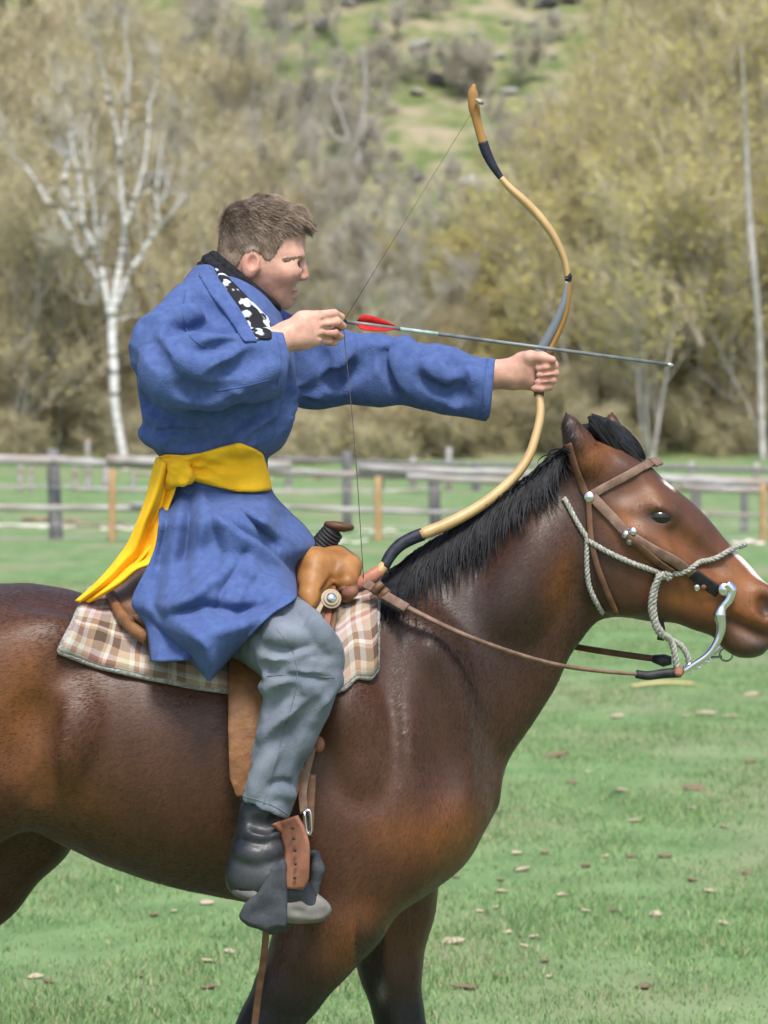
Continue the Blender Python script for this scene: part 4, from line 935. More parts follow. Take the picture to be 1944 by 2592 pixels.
# ================================================================== the rider
person = thing('person', 'archer in blue wrap coat and yellow sash astride the horse, drawing a bow', 'person', P(560, 1500, 0))
M_skin = mat('skin', (.86, .82, .82), (1.10, 1.10, 1.10), rough=.52, scale=48, bump=.05, bscale=160, spec=.35, vcol='Skin')
M_blue = mat('blue wool cloth', (.056, .092, .238), (.074, .118, .278), rough=.95, scale=60, bump=.32, bscale=300, spec=.12, sheen=.05, detail=6)
M_blue_in = mat('dark blue lining', (.014, .022, .08), (.022, .032, .10), rough=.9, scale=30, bump=.1, spec=.1)
M_yellow = mat('yellow cloth', (.86, .47, .018), (.95, .55, .026), rough=.9, scale=20, bump=.25, bscale=420, spec=.12, sheen=.03, detail=6)
M_black = mat('black knit', (.010, .010, .013), (.022, .022, .027), rough=.9, scale=90, bump=.2, bscale=300, spec=.15)
M_rhair = mat('brown hair', (.145, .102, .074), (.27, .205, .157), rough=.6, scale=40, spec=.3, stretch=(1, 1, 1), detail=6)
M_denim = mat('grey corduroy', (.078, .098, .128), (.185, .212, .252), rough=.92, scale=11, bump=.2, bscale=260, spec=.1, sheen=.06, detail=7, lo=.3, hi=.7)

# ---- coat: torso and sleeves grown as one cloth surface
cf = Field([PX(300), -.52, PZ(1275)], [PX(1290), .34, PZ(640)], .0048)
T_left = [(512, 690), (470, 716), (430, 775), (372, 845), (348, 905), (350, 985), (362, 1060), (382, 1120), (402, 1150), (415, 1168), (412, 1200), (408, 1262)]
T_right = [(590, 690), (650, 720), (696, 770), (722, 830), (742, 900), (751, 975), (746, 1050), (728, 1110), (704, 1142), (676, 1162), (680, 1200), (686, 1262)]
T_w = [(-260, .055), (-230, .11), (-170, .165), (-100, .195), (-20, .20), (60, .195), (140, .185), (190, .165), (215, .148), (250, .145), (320, .15)]
cf.loft((540, 950), (0, 1), T_left, T_right, T_w, Y0=-.01, n=2.6, k=.02)
# collar rising round the neck
cf.chain([(P(522, 722, .0), .046), (P(548, 712, 0), .046)], .03, sy=1.6)
# drawing arm (near), bow arm (far)
cf.chain([(P(500, 800, -.12), .074), (P(430, 880, -.20), .076), (P(452, 940, -.29), .076)], .04, sy=.7)
cf.chain([(P(452, 940, -.29), .076), (P(540, 945, -.27), .071), (P(640, 925, -.235), .064), (P(735, 905, -.18), .061)], .03, sy=.75)
cf.cone(P(640, 945, -.235), P(728, 930, -.185), .052, .052, .03, sy=.75)
cf.chain([(P(640, 880, .12), .095), (P(800, 925, .16), .084), (P(960, 938, .14), .066), (P(1100, 955, .11), .060), (P(1250, 985, .075), .062)], .05, sy=.8)
cf.cone(P(1150, 990, .10), P(1245, 1010, .075), .045, .047, .03)
# folds and furrows of the cloth, traced from the photograph
for pts, r, k, op in (
    ([(437, 828), (470, 815), (500, 812), (540, 830)], .030, .020, 's'), ([(440, 812), (470, 798), (500, 796)], .022, .02, 'u'),
    ([(480, 865), (540, 870), (590, 878)], .020, .018, 'u'), ([(520, 895), (575, 880), (620, 880)], .022, .018, 's'),
    ([(430, 905), (500, 935), (560, 925), (610, 890)], .026, .022, 'u'), ([(545, 960), (610, 930), (660, 890)], .022, .018, 's'),
    ([(560, 985), (630, 965), (690, 930)], .022, .018, 'u'), ([(450, 985), (520, 1005), (600, 985)], .024, .02, 's'),
    ([(372, 850), (390, 890), (410, 925)], .022, .02, 's'), ([(500, 745), (530, 775), (560, 800)], .020, .018, 's'),
    ([(380, 1095), (440, 1085), (520, 1095)], .024, .018, 's'), ([(400, 1075), (450, 1070), (500, 1075)], .018, .015, 'u'),
    ([(360, 1090), (420, 1120), (500, 1130)], .022, .018, 'u'), ([(420, 1135), (500, 1118), (560, 1122)], .020, .016, 's'),
    ([(600, 1060), (560, 1100), (520, 1135)], .020, .016, 'u'), ([(640, 1050), (590, 1095), (560, 1125)], .022, .018, 's'),
    ([(680, 1060), (640, 1100), (600, 1115)], .022, .018, 'u'), ([(700, 1080), (670, 1110), (640, 1122)], .020, .016, 's'),
    ([(340, 1000), (380, 1030), (430, 1060)], .024, .02, 's'), ([(740, 930), (735, 1000), (715, 1080)], .02, .018, 'u'),
    ([(800, 870), (830, 930), (820, 1000)], .022, .018, 's'), ([(880, 872), (860, 930), (800, 985)], .026, .02, 'u'),
    ([(940, 880), (910, 930), (850, 990)], .024, .018, 's'), ([(1000, 878), (975, 900), (990, 940), (1010, 1000)], .022, .018, 's'),
    ([(1025, 875), (1010, 910), (1030, 985)], .024, .018, 'u'), ([(1060, 960), (1110, 985), (1180, 1010)], .022, .018, 's'),
    ([(1080, 930), (1140, 950), (1220, 965)], .022, .018, 'u'), ([(1150, 905), (1165, 960), (1150, 1020)], .02, .018, 's'),
    ([(780, 1000), (850, 960), (900, 930)], .022, .018, 's')):
    cf.crease(pts, r * .9, k * .55, op, dep=.62)
# bow-arm cuff: slanted opening, hollow inside
def half(px0, py0, px1, py1, sign):
    def f(X, Y, Z):
        px, py = proj(X, Y, Z); nx, ny = py1 - py0, -(px1 - px0); L_ = math.hypot(nx, ny)
        return (-sign * ((px - px0) * nx + (py - py0) * ny) / L_ * D / FPX + 0 * Y)
    return f
def wedge(px0, py0, px1, py1, sign, ylo, yhi, xlo, xhi):
    h = half(px0, py0, px1, py1, sign)
    def f(X, Y, Z):
        px, py = proj(X, Y, Z)
        return np.maximum(np.maximum(h(X, Y, Z), np.maximum(ylo - Y, Y - yhi)), np.maximum((xlo - px), (px - xhi)) * D / FPX)
    return f
big = ([PX(300), -.52, PZ(1275)], [PX(1290), .34, PZ(640)])
cf.put(wedge(1252, 900, 1234, 1070, 1, -.1, .3, 1150, 1400), *big, k=.004, op='s')
cf.chain([(P(1222, 966, .080), .030), (P(1256, 985, .074), .052), (P(1330, 1000, .06), .064)], .004, 's', sy=.76)
cf.cone(P(1228, 1000, .080), P(1330, 1028, .06), .026, .046, .004, 's')
cf.put(wedge(706, 800, 734, 905, 1, -.4, -.128, 640, 830), *big, k=.004, op='s')
cf.put(wedge(734, 905, 716, 1000, 1, -.4, -.128, 640, 830), *big, k=.004, op='s')
cf.chain([(P(704, 900, -.195), .036), (P(735, 893, -.18), .052), (P(790, 885, -.15), .06)], .004, 's', sy=.72)
cf.cone(P(704, 935, -.195), P(790, 930, -.15), .034, .05, .004, 's', sy=.72)
rumple(cf, .0065, 30, 3); rumple(cf, .0035, 75, 8)
coat = field_obj('coat', cf, M_blue, person, 1)
# collar band of the coat, slanting from the nape down across the chest
lap = layer(cf, [(500, 694), (524, 668), (560, 712), (606, 775), (648, 850), (655, 868), (618, 868), (575, 805), (530, 745)], .0065, ymax=.02)
field_obj('collar', lap, M_blue, coat, 2)
cuffhem = layer(cf, [(1229, 905), (1257, 905), (1243, 1062), (1212, 1062)], .0035, hollow=.004)
field_obj('cuff', cuffhem, M_blue, coat, 1)
# printed undershirt showing between collar band and neck, and the black neck band
def blots(px, py): return .004 + 0 * px
shirt = layer(cf, [(536, 668), (572, 694), (644, 768), (684, 808), (690, 860), (648, 862), (604, 782), (556, 712)], .0065, ymax=.14)
M_print = mat('black and white print', (.012, .012, .016), (.50, .55, .62), rough=.85, scale=36, bump=.1, bscale=300, lo=.49, hi=.54, detail=1.5)
field_obj('undershirt', shirt, M_print, person, 2)
ring = []
cA, cB = P(603, 724, 0), None
for a in np.linspace(0, 2 * np.pi, 49):
    px = 605 + 80 * math.cos(a) ; py = 728 + 66 * math.cos(a)
    q = P(px, py, -.004 + .078 * math.sin(a)); ring.append(q)
nb = MB()
for dz, rr in ((-.014, .014), (0.002, .0165), (.016, .012)):
    nb.tube(np.array(ring) + np.array([dz * .75, 0, dz * .75]), rr, 8, cap=False)
nb.build('neck_band', M_black, person)

# ---- body (skin): head, neck, hands; torso and limbs under the clothes
gf = Field([PX(520), -.13, PZ(860)], [PX(830), .13, PZ(470)], .0026)
gf.loft((660, 640), (0, 1),
        [(640, 506), (604, 518), (580, 545), (568, 580), (563, 620), (568, 655), (586, 690), (612, 716), (644, 744), (674, 768), (694, 783)],
        [(695, 506), (735, 520), (758, 545), (770, 580), (774, 615), (772, 645), (764, 668), (757, 700), (748, 725), (740, 745), (733, 765), (712, 784)],
        [(-140, .02), (-125, .048), (-95, .066), (-60, .074), (-20, .077), (20, .076), (50, .072), (75, .063), (100, .052), (125, .039), (145, .02)], n=2.15, k=.01, cap=.02)
gf.chain([(P(606, 690, 0), .056), (P(590, 760, 0), .060), (P(575, 850, 0), .07)], .03)
gf.ell(P(742, 648, -.026), (.022, .030, .011), .016, mirror=True)                 # brow
gf.crease([(728, 668), (742, 660), (760, 661)], .006, .006, 'u', off=.002)
gf.crease([(732, 678), (746, 681), (760, 678)], .005, .006, 'u', off=.002)
gf.ell(P(728, 690, -.044), (.028, .022, .020), .024, mirror=True)                  # cheekbone
gf.ell(P(752, 669, -.036), (.020, .014, .0085), .010, 's', mirror=True)           # eye hollows
gf.chain([(P(758, 655, 0), .009), (P(765, 682, 0), .009), (P(771, 699, 0), .0098)], .012)   # nose
gf.ell(P(762, 703, -.010), (.010, .008, .007), .006, mirror=True)
gf.ell(P(762, 711, -.008), (.004, .003, .002), .002, 's', mirror=True)
gf.ell(P(744, 735, 0), (.010, .020, .006), .006)                                   # lips
gf.ell(P(741, 751, 0), (.010, .018, .007), .006)
gf.cone(P(748, 743, -.03), P(748, 743, .03), .003, .003, .004, 's')
gf.ell(P(722, 768, 0), (.017, .020, .013), .016)                                   # chin
gf.ell(P(634, 668, -.080), (.020, .012, .030), .008, ang=-.15, mirror=True)       # ears
gf.ell(P(640, 662, -.094), (.0115, .012, .018), .004, 's', ang=-.15, mirror=True)
gf.ell(P(627, 692, -.076), (.009, .008, .011), .008, mirror=True)
gf.ell(P(650, 680, -.078), (.006, .006, .007), .005, mirror=True)
gv, gfc = gf.mesh('head', 1)

def finger(fl, pts, r0, r1, k=.0025):
    rr = np.linspace(r0, r1, len(pts)) * .95; fl.chain([(P(*p), r) for p, r in zip(pts, rr)], k)
# drawing hand: back of the hand to the camera, fingers hooked round the string
rf = Field([PX(660), -.26, PZ(920)], [PX(890), -.03, PZ(750)], .0021)
rf.chain([(P(660, 880, -.215), .030), (P(705, 862, -.195), .027), (P(730, 850, -.185), .026)], .02, sy=.85)
for mx, my in ((802, 800), (808, 820), (806, 842), (796, 862)):
    rf.chain([(P(728, 850, -.182), .021), (P(mx - 35, my * .75 + 850 * .25, -.184), .018), (P(mx, my, -.182), .0125)], .018)
finger(rf, [(802, 800, -.180), (845, 794, -.163), (862, 803, -.140), (848, 812, -.120)], .0115, .0082)
finger(rf, [(808, 820, -.184), (852, 815, -.165), (866, 826, -.140), (846, 832, -.118)], .0118, .0085)
finger(rf, [(806, 842, -.182), (846, 842, -.164), (860, 851, -.140), (838, 854, -.120)], .0110, .0082)
finger(rf, [(796, 860, -.176), (832, 862, -.160), (846, 867, -.140), (828, 868, -.122)], .0098, .0072)
finger(rf, [(735, 838, -.160), (785, 812, -.132), (826, 806, -.118), (856, 812, -.120)], .014, .0085, .008)
for a, b in (((812, 811), (848, 805)), ((814, 832), (850, 829)), ((808, 853), (840, 855))): rf.crease([a, b], .004, .003, 's', dep=.7)
rv, rfc = rf.mesh('hand', 1)
# bow hand: seen from the palm side, thumb laid over the fingers that close round the grip
lf = Field([PX(1180), -.05, PZ(1010)], [PX(1440), .16, PZ(870)], .0021)
lf.chain([(P(1190, 950, .088), .031), (P(1250, 948, .078), .028), (P(1300, 945, .072), .029)], .02, sy=.8)
lf.chain([(P(1296, 945, .072), .028), (P(1330, 925, .062), .025), (P(1350, 915, .058), .022)], .02)
lf.chain([(P(1300, 950, .072), .026), (P(1340, 955, .068), .022), (P(1350, 965, .066), .018)], .02)
for i, (y0, x1) in enumerate(((922, 1400), (940, 1402), (958, 1397), (974, 1388))):
    finger(lf, [(1345, y0 - 4, .082), (1378, y0 - 6, .088), (x1, y0, .064), (x1 + 2, y0 + 5, .038), (x1 - 18, y0 + 9, .024), (x1 - 36, y0 + 10, .030)], .0125 - .0008 * i, .0088 - .0004 * i, .004)
finger(lf, [(1322, 912, .058), (1342, 905, .040), (1372, 905, .026), (1398, 911, .020)], .0165, .0092, .010)
for a, b in (((1372, 944), (1402, 937)), ((1366, 961), (1400, 955)), ((1362, 977), (1392, 973))): lf.crease([a, b], .004, .003, 's', dep=.7)
lv, lfc = lf.mesh('hand', 1)
# trunk and limbs, kept inside the clothes
bf = Field([PX(330), -.48, PZ(2310)], [PX(1290), .48, PZ(800)], .011)
bf.loft((540, 1000), (0, 1), [(510, 800), (440, 880), (410, 1000), (420, 1140), (430, 1250), (420, 1400), (430, 1520)], [(640, 800), (690, 900), (700, 1000), (660, 1140), (655, 1250), (660, 1400), (640, 1520)],
        [(-200, .07), (-100, .11), (0, .13), (140, .12), (250, .12), (400, .15), (520, .13)], k=.02)
bf.chain([(P(580, 820, 0), .055), (P(590, 870, 0), .07)], .02)
bf.chain([(P(505, 820, -.10), .04), (P(460, 940, -.26), .030), (P(560, 930, -.24), .028), (P(690, 870, -.20), .028)], .02)
bf.chain([(P(650, 890, .12), .036), (P(780, 925, .155), .026), (P(960, 938, .142), .024), (P(1100, 950, .112), .025), (P(1200, 952, .088), .027)], .015)
for sg in (-1, 1):
    bf.chain([(P(555, 1480, .12 * sg), .075), (P(765, 1650, .345 * sg), .045), (P(665, 2060, .370 * sg), .026), (P(645, 2215, .380 * sg), .026), (P(760, 2280, .392 * sg), .02)], .03)
bv, bfc = bf.mesh('body', 1)
V = np.concatenate([gv, rv, lv, bv]); n1, n2, n3 = len(gv), len(gv) + len(rv), len(gv) + len(rv) + len(lv)
Fc = np.concatenate([gfc, rfc + n1, lfc + n2, bfc + n3])
sme = new_mesh('person_body', V, Fc)
hpx, hpy = proj(V[:, 0], V[:, 1], V[:, 2])
sc_ = np.tile(np.array([.55, .315, .240]), (len(V), 1)); RED = (.42, .165, .125)
for a in ((634, 672, 22, 34, 0, .55), (775, 700, 22, 18, 0, .6), (712, 706, 34, 20, .3, .30), (742, 744, 9, 12, 0, .75), (1395, 915, 26, 16, 0, .45), (1385, 965, 28, 26, 0, .45), (855, 840, 18, 34, 0, .4), (700, 735, 40, 20, .4, .25)):
    sc_ = over(sc_, a[5] * blob(*a[:5]), RED)
for a in ((700, 758, 46, 20, -.3, .35), (745, 727, 10, 6, 0, .25)): sc_ = over(sc_, a[5] * blob(*a[:5]), (.29, .18, .135))   # stubble
at_ = sme.color_attributes.new('Skin', 'FLOAT_COLOR', 'POINT')
at_.data.foreach_set('color', np.concatenate([sc_, np.ones((len(V), 1))], 1).astype(np.float32).ravel())
pbody = obj('body', sme, M_skin, person)
M_eyew = mat('eye white', (.22, .19, .18), (.28, .25, .24), rough=.2, scale=10)
M_iris = mat('dark iris', (.03, .035, .04), rough=.1, spec=.6)
for sg in (-1, 1):
    c = P(747, 670, .033 * sg); e = MB(); th = np.linspace(0, np.pi, 8)
    e.tube([c + np.array([.0105 * math.cos(t), 0, 0]) for t in th], [max(.0105 * math.sin(t), .0003) for t in th], 12)
    ew = e.build('eye', M_eyew, pbody)
    e = MB(); d = np.array([.80, .58 * sg, -.12])
    e.disc(c + d * .0090, d, .0062, .0012, 12); e.build('iris', M_iris, pbody)
M_brow = mat('eyebrow hair', (.15, .095, .065), (.22, .15, .105), rough=.7, scale=80)
for sg in (-1, 1):
    mb = MB()
    for i in range(95):
        t = random.random(); x, y = 722 + 46 * t, 661 - 5 * math.sin(t * 2.0) - 4 * t + random.uniform(-3.5, 3.5)
        yy = gf.hit(x, y, -.04) if sg < 0 else gf.hit(x, y, .04, True)
        a = P(x, y, yy + sg * .0008); b = P(x - 9, y - 3, yy + sg * .0030)
        mb.tube([a, (a + b) / 2 + np.array([0, sg * .001, 0]), b], [.0007, .0006, .0002], 3)
    mb.build('eyebrow', M_brow, pbody)

# ---- short hair: a close cap plus single locks standing off it
hair_poly = [(540, 600), (552, 540), (580, 500), (650, 470), (720, 475), (775, 505), (825, 545), (800, 580), (776, 586), (748, 590), (718, 596), (710, 618), (702, 640), (686, 662), (670, 662), (660, 645), (640, 636), (618, 644), (606, 670), (592, 690), (568, 690), (548, 660)]
cap = layer(gf, hair_poly, lambda px, py: .0022 + .0065 * np.clip((640 - py) / 90, 0, 1), rnd=.006)
hair = field_obj('hair', cap, M_rhair, person, 2)
pin = poly_sdf(hair_poly); tv, _ = cap.mesh('c', 0); tv = tv[RNG.integers(0, len(tv), 22000)] + RNG.normal(0, .001, (22000, 3)); ng = cap.grad(tv)
px, py = proj(tv[:, 0], tv[:, 1], tv[:, 2]); ok = pin(px, py) < -.001; tv, ng, px, py = tv[ok], ng[ok], px[ok], py[ok]; nn_ = len(tv)
front = np.clip((px - 640) / 120, 0, 1) * np.clip((610 - py) / 60, 0, 1); back = np.clip((py - 570) / 80, 0, 1)
ln = ((.016 + .016 * front) * (1 - .62 * back) * RNG.uniform(.7, 1.25, nn_))[:, None]
fl = np.stack([.75 + .6 * front - .9 * back, 0 * px, -.15 - .35 * front * front - .9 * back], 1) + RNG.normal(0, .15, (nn_, 3))
fl = fl - ng * np.sum(fl * ng, 1, keepdims=True) * .95; d = ng * (.16 + .12 * front)[:, None] + fl; d /= np.linalg.norm(d, axis=1, keepdims=True)
q0 = tv - ng * .002; V, F = twig_arrays(q0, q0 + d * ln * .55 + ng * .001, q0 + d * ln - ng * .0008, .00065 * RNG.uniform(.7, 1.3, nn_))
obj('hair_lock', new_mesh('hair_lock', V, F), M_rhair, hair)
# quiff in front
mb = MB()
for i in range(1300):
    t = random.random(); z = random.uniform(-.055, .055); x0, y0 = 690 + 70 * t, 502 + 38 * t * t
    a = P(x0, y0 + 8 + 500 * abs(z) * .5 * abs(z) * 30, z * (1.1 - .1 * t)); ln = random.uniform(24, 46)
    b = a + np.array([ln * .55, 0, -ln * .02 - 4]) * D / FPX; c = a + np.array([ln, 0, -ln * .42 - 6 * t]) * D / FPX + RNG.normal(0, .0012, 3)
    mb.tube(spline([a, b, c], 3), [.0011, .0011, .0011, .0010, .0009, .0007, .0002], 3)
mb.build('hair_lock', M_rhair, hair)

# ---- sash
def sash_off(px, py):
    v = py - (1195 - (px - 560) * .10); fan = np.clip((px - 450) / 230, 0.12, 1)
    return .015 + .0032 * np.sin(v / (6 + 26 * fan) * 2.4 + px * .012) * np.clip((700 - px) / 200, .1, 1)
band = layer(cf, [(388, 1160), (420, 1150), (468, 1152), (509, 1146), (560, 1131), (606, 1120), (642, 1134), (666, 1148), (680, 1193), (690, 1241), (640, 1247), (596, 1245), (534, 1230), (488, 1218), (440, 1222), (396, 1222)], sash_off, rnd=.008)
sash = field_obj('sash', band, M_yellow, person, 1)
kf = Field([PX(380), -.30, PZ(1250)], [PX(530), -.08, PZ(1140)], .003)
ky = -.185
kf.chain([(P(425, 1172, ky + .03), .016), (P(448, 1180, ky), .018), (P(468, 1200, ky), .017), (P(478, 1216, ky + .012), .010)], .008)
kf.chain([(P(470, 1168, ky + .012), .013), (P(446, 1186, ky - .012), .015), (P(440, 1212, ky), .016), (P(430, 1228, ky + .02), .012)], .006)
kf.chain([(P(438, 1206, ky + .01), .012), (P(462, 1218, ky - .006), .011), (P(486, 1206, ky + .012), .009)], .006)
kf.crease([(432, 1190), (455, 1196), (472, 1214)], .006, .004, 's'); kf.crease([(446, 1172), (462, 1186), (480, 1192)], .005, .004, 's')
field_obj('knot', kf, M_yellow, sash, 1)
tl = [(396, 1158), (388, 1185), (371, 1258), (346, 1325), (322, 1378), (298, 1412), (276, 1440), (240, 1478), (191, 1522)]
tr = [(452, 1190), (447, 1226), (428, 1282), (402, 1352), (396, 1396), (388, 1424), (352, 1440), (306, 1478), (228, 1524)]
def tail_y(s_, t):
    return -.165 - .055 * math.sin(min(t * 2.2, 1.57)) + .075 * t + .016 * math.cos(s_ * 9.2 + 1.5 * t) * (1 - .25 * t) - .012 * math.sin(t * 7 + s_ * 3) + .02 * (s_ - .5) ** 2
sheet('tail', tl, tr, tail_y, M_yellow, sash, 44, 70, .004)
sheet('tail', [(412, 1190), (402, 1262), (372, 1330), (330, 1412), (262, 1470), (212, 1518)], [(440, 1215), (426, 1290), (398, 1362), (350, 1425), (290, 1478), (238, 1520)], lambda s_, t: tail_y(s_, t) + .022 + .01 * math.sin(6 * s_), M_yellow, sash, 20, 50, .004)

# ---- trousers: one leg of the pair is modelled and mirrored to the far side
tf = Field([PX(500), -.50, PZ(2095)], [PX(890), -.02, PZ(1430)], .0048)
tf.chain([(P(545, 1475, -.12), .105), (P(620, 1548, -.22), .094), (P(712, 1612, -.31), .082), (P(784, 1662, -.355), .066)], .03)
tf.loft((760, 1640), (-.30, .95),
        [(826, 1600), (852, 1640), (863, 1690), (850, 1760), (823, 1828), (795, 1888), (766, 1942), (750, 2004), (732, 2084)],
        [(640, 1580), (645, 1672), (662, 1705), (668, 1746), (655, 1817), (640, 1891), (630, 1956), (610, 1995), (592, 2034)],
        [(-60, .05), (0, .075), (80, .078), (200, .068), (300, .066), (400, .066), (440, .072), (480, .078)], Y0=-.365, n=2.2, k=.03, cap=.02)
for pts, r, k, op in (
    ([(848, 1722), (800, 1770), (740, 1820), (672, 1866)], .020, .012, 'u'), ([(846, 1748), (800, 1800), (745, 1850), (690, 1890)], .022, .014, 's'),
    ([(676, 1708), (740, 1704), (846, 1712)], .012, .008, 'u'), ([(680, 1722), (740, 1722), (830, 1726)], .014, .010, 's'),
    ([(672, 1740), (740, 1735), (800, 1745)], .016, .012, 'u'), ([(700, 1655), (760, 1640), (840, 1655)], .014, .010, 's'),
    ([(690, 1680), (740, 1655), (800, 1650)], .014, .010, 'u'), ([(660, 1640), (720, 1640), (780, 1625)], .016, .012, 's'), ([(690, 1608), (750, 1615), (810, 1610)], .016, .012, 'u'),
    ([(735, 1880), (715, 1950), (700, 2030)], .016, .012, 's'), ([(690, 1900), (660, 1960), (640, 2020)], .018, .012, 'u'), ([(690, 1990), (715, 1985), (740, 1995)], .012, .010, 's'), ([(690, 2008), (715, 2004), (738, 2012)], .012, .010, 'u'),
    ([(760, 1540), (800, 1590), (840, 1640)], .02, .016, 'u'), ([(660, 1690), (690, 1700), (720, 1690)], .014, .01, 's'), ([(668, 1800), (700, 1770), (750, 1745)], .016, .012, 's')):
    tf.crease(pts, r, k * .7, op, dep=.6)
tf.put(wedge(580, 2018, 728, 2075, -1, -.6, 0, 400, 900), [PX(500), -.5, PZ(2095)], [PX(890), -.02, PZ(1900)], k=.004, op='s')
tf.chain([(P(678, 1985, -.365), .034), (P(660, 2040, -.365), .056), (P(645, 2095, -.365), .066)], .006, 's')
rumple(tf, .0035, 34, 13); rumple(tf, .003, 90, 18)
tv_, tfc = tf.mesh('t', 1)
trousers = obj('trouser_leg', new_mesh('trouser_leg', tv_, tfc), M_denim, person)
obj('trouser_leg', new_mesh('trouser_leg', tv_ * np.array([1, -1, 1]), tfc[:, ::-1]), M_denim, person)
# ---- skirt of the coat: outer flap over the thigh, under flap behind it, far side hanging the same way
FOLDS = [  # photo polyline, half width px, height m (minus = towards the viewer)
    ([(457, 1235), (452, 1320), (437, 1413), (420, 1500)], 16, -.012), ([(480, 1240), (478, 1330), (470, 1420)], 12, .012), ([(509, 1245), (512, 1310), (504, 1380), (490, 1450)], 18, -.014), ([(430, 1250), (420, 1340), (402, 1430)], 12, .012),
    ([(575, 1439), (530, 1470), (478, 1515), (430, 1540)], 20, -.022), ([(440, 1552), (520, 1538), (600, 1552), (665, 1540)], 20, .024), ([(600, 1430), (650, 1450), (700, 1480), (735, 1500)], 18, -.014), ([(560, 1600), (610, 1585), (660, 1560)], 16, -.012),
    ([(470, 1590), (520, 1640), (535, 1700)], 16, -.012), ([(400, 1480), (390, 1530), (420, 1580)], 14, .012), ([(640, 1300), (690, 1340), (740, 1365)], 14, -.016), ([(620, 1262), (660, 1290), (720, 1315)], 10, .012), ([(600, 1290), (650, 1330), (700, 1385)], 9, .012), ([(540, 1330), (560, 1400), (545, 1450)], 14, .010),
    ([(620, 1400), (560, 1500), (545, 1560)], 12, .010), ([(640, 1450), (600, 1520)], 12, -.008)]
FOLDS = [(np.array(p, float), w, a) for p, w, a in FOLDS]
WRAP = np.array([(505, 1225), (524, 1270), (560, 1311), (611, 1352), (657, 1377), (693, 1408), (728, 1445), (745, 1470)], float)
def seg_dist(pl, x, y):
    best, side, tt = 1e9, 1, 0
    for i in range(len(pl) - 1):
        a, b = pl[i], pl[i + 1]; e = b - a; t = min(max(((x - a[0]) * e[0] + (y - a[1]) * e[1]) / (e @ e), 0), 1); dx, dy = x - a[0] - e[0] * t, y - a[1] - e[1] * t; d = math.hypot(dx, dy)
        if d < best: best, side, tt = d, (1 if e[0] * dy - e[1] * dx > 0 else -1), (i + t) / (len(pl) - 1)
    return best, side, tt
def skirt_y(s_, t, sg=-1):
    edge = .012 + .30 * np.clip((t - .22) / .55, 0, 1) ** 1.2
    b = math.sin(math.pi * np.clip(s_, 0.0, 1)) ** .55
    return sg * (edge + (.112 + .16 * np.clip(t / .55, 0, 1)) * b * (1 - .62 * np.clip((t - .35) / .65, 0, 1)))
def skirt_fold(px, py):
    f = 0.0
    for pl, w, a in FOLDS:
        d, sd, tt = seg_dist(pl, px, py)
        if d < 3 * w: f += 1.55 * a * math.exp(-(d / w) ** 2) * math.sin(math.pi * (.1 + .8 * tt)) ** .5
    d, sd, tt = seg_dist(WRAP, px, py)          # the front panel laps over the one beneath along this line
    f += (-.014 if sd > 0 else .022) * math.exp(-d / 42.0) * min(1, tt * 6) * (1 - math.exp(-d / 2.5)) * (1 - .3 * tt)
    return f + .0035 * math.sin(px * .071 + py * .031) * math.sin(py * .043 - px * .02)
sl = [(414, 1196), (404, 1290), (398, 1366), (376, 1428), (334, 1526), (372, 1572), (440, 1628), (529, 1722)]
sr = [(676, 1204), (688, 1244), (732, 1296), (775, 1338), (797, 1378), (748, 1444), (752, 1502), (684, 1558), (531, 1722)]
skirt = sheet('coat_skirt', sl, sr, skirt_y, M_blue, coat, 84, 130, .0045, clear=[(tf, .026)], fold=skirt_fold)
sheet('coat_skirt', sl, sr, lambda s_, t: skirt_y(s_, t, 1), M_blue, coat, 40, 60, .0045)
ul, ur = [(360, 1470), (338, 1530), (370, 1585), (383, 1676)], [(520, 1470), (560, 1560), (560, 1640), (520, 1668)]
sheet('under_flap', ul, ur, lambda s_, t: -(.20 + .13 * np.clip(t, 0, 1) + .06 * math.sin(math.pi * min(s_ * .8, 1)) + .006 * math.sin(s_ * 14)), M_blue, coat, 24, 30, .0045)

# ---- boots
M_boot = mat('worn black leather', (.010, .012, .016), (.020, .024, .030), rough=.42, scale=14, bump=.2, bscale=60, spec=.4, c3=(.045, .047, .052), scale3=9)
M_dust = mat('dusty boot rubber', (.10, .098, .09), (.19, .185, .17), rough=.85, scale=18, bump=.15, spec=.2)
b1 = Field([PX(560), -.50, PZ(2360)], [PX(860), -.26, PZ(1960)], .0045)
b1.chain([(P(676, 1990, -.368), .036), (P(664, 2060, -.370), .041), (P(656, 2150, -.375), .050), (P(648, 2205, -.380), .056)], .03)
b1.chain([(P(640, 2225, -.380), .050), (P(690, 2235, -.385), .050), (P(745, 2270, -.393), .035), (P(790, 2296, -.400), .022)], .03)
for pts, r, k, op in (([(618, 2128), (660, 2140), (710, 2120)], .016, .01, 's'), ([(625, 2108), (660, 2116), (700, 2100)], .016, .012, 'u'), ([(612, 2155), (650, 2165), (700, 2150)], .016, .012, 'u'), ([(640, 2082), (680, 2090), (710, 2075)], .014, .01, 's')):
    b1.crease(pts, r, k, op)
b1.put(wedge(590, 2262, 830, 2328, -1, -.6, 0, 400, 900), [PX(560), -.5, PZ(2360)], [PX(860), -.26, PZ(2180)], k=.006, op='s')
b1v, b1f = b1.mesh('b', 1)
b2 = Field([PX(560), -.50, PZ(2370)], [PX(860), -.26, PZ(2180)], .0045)     # sole and dusty foxing
b2.loft((720, 2290), (.965, .262), [(588, 2210), (640, 2228), (720, 2262), (790, 2258), (838, 2290)], [(590, 2264), (650, 2290), (720, 2332), (800, 2334), (838, 2320)],
        [(-140, .02), (-120, .044), (-60, .050), (20, .048), (80, .046), (115, .034), (128, .012)], Y0=-.392, n=2.6, k=.01, cap=.02)
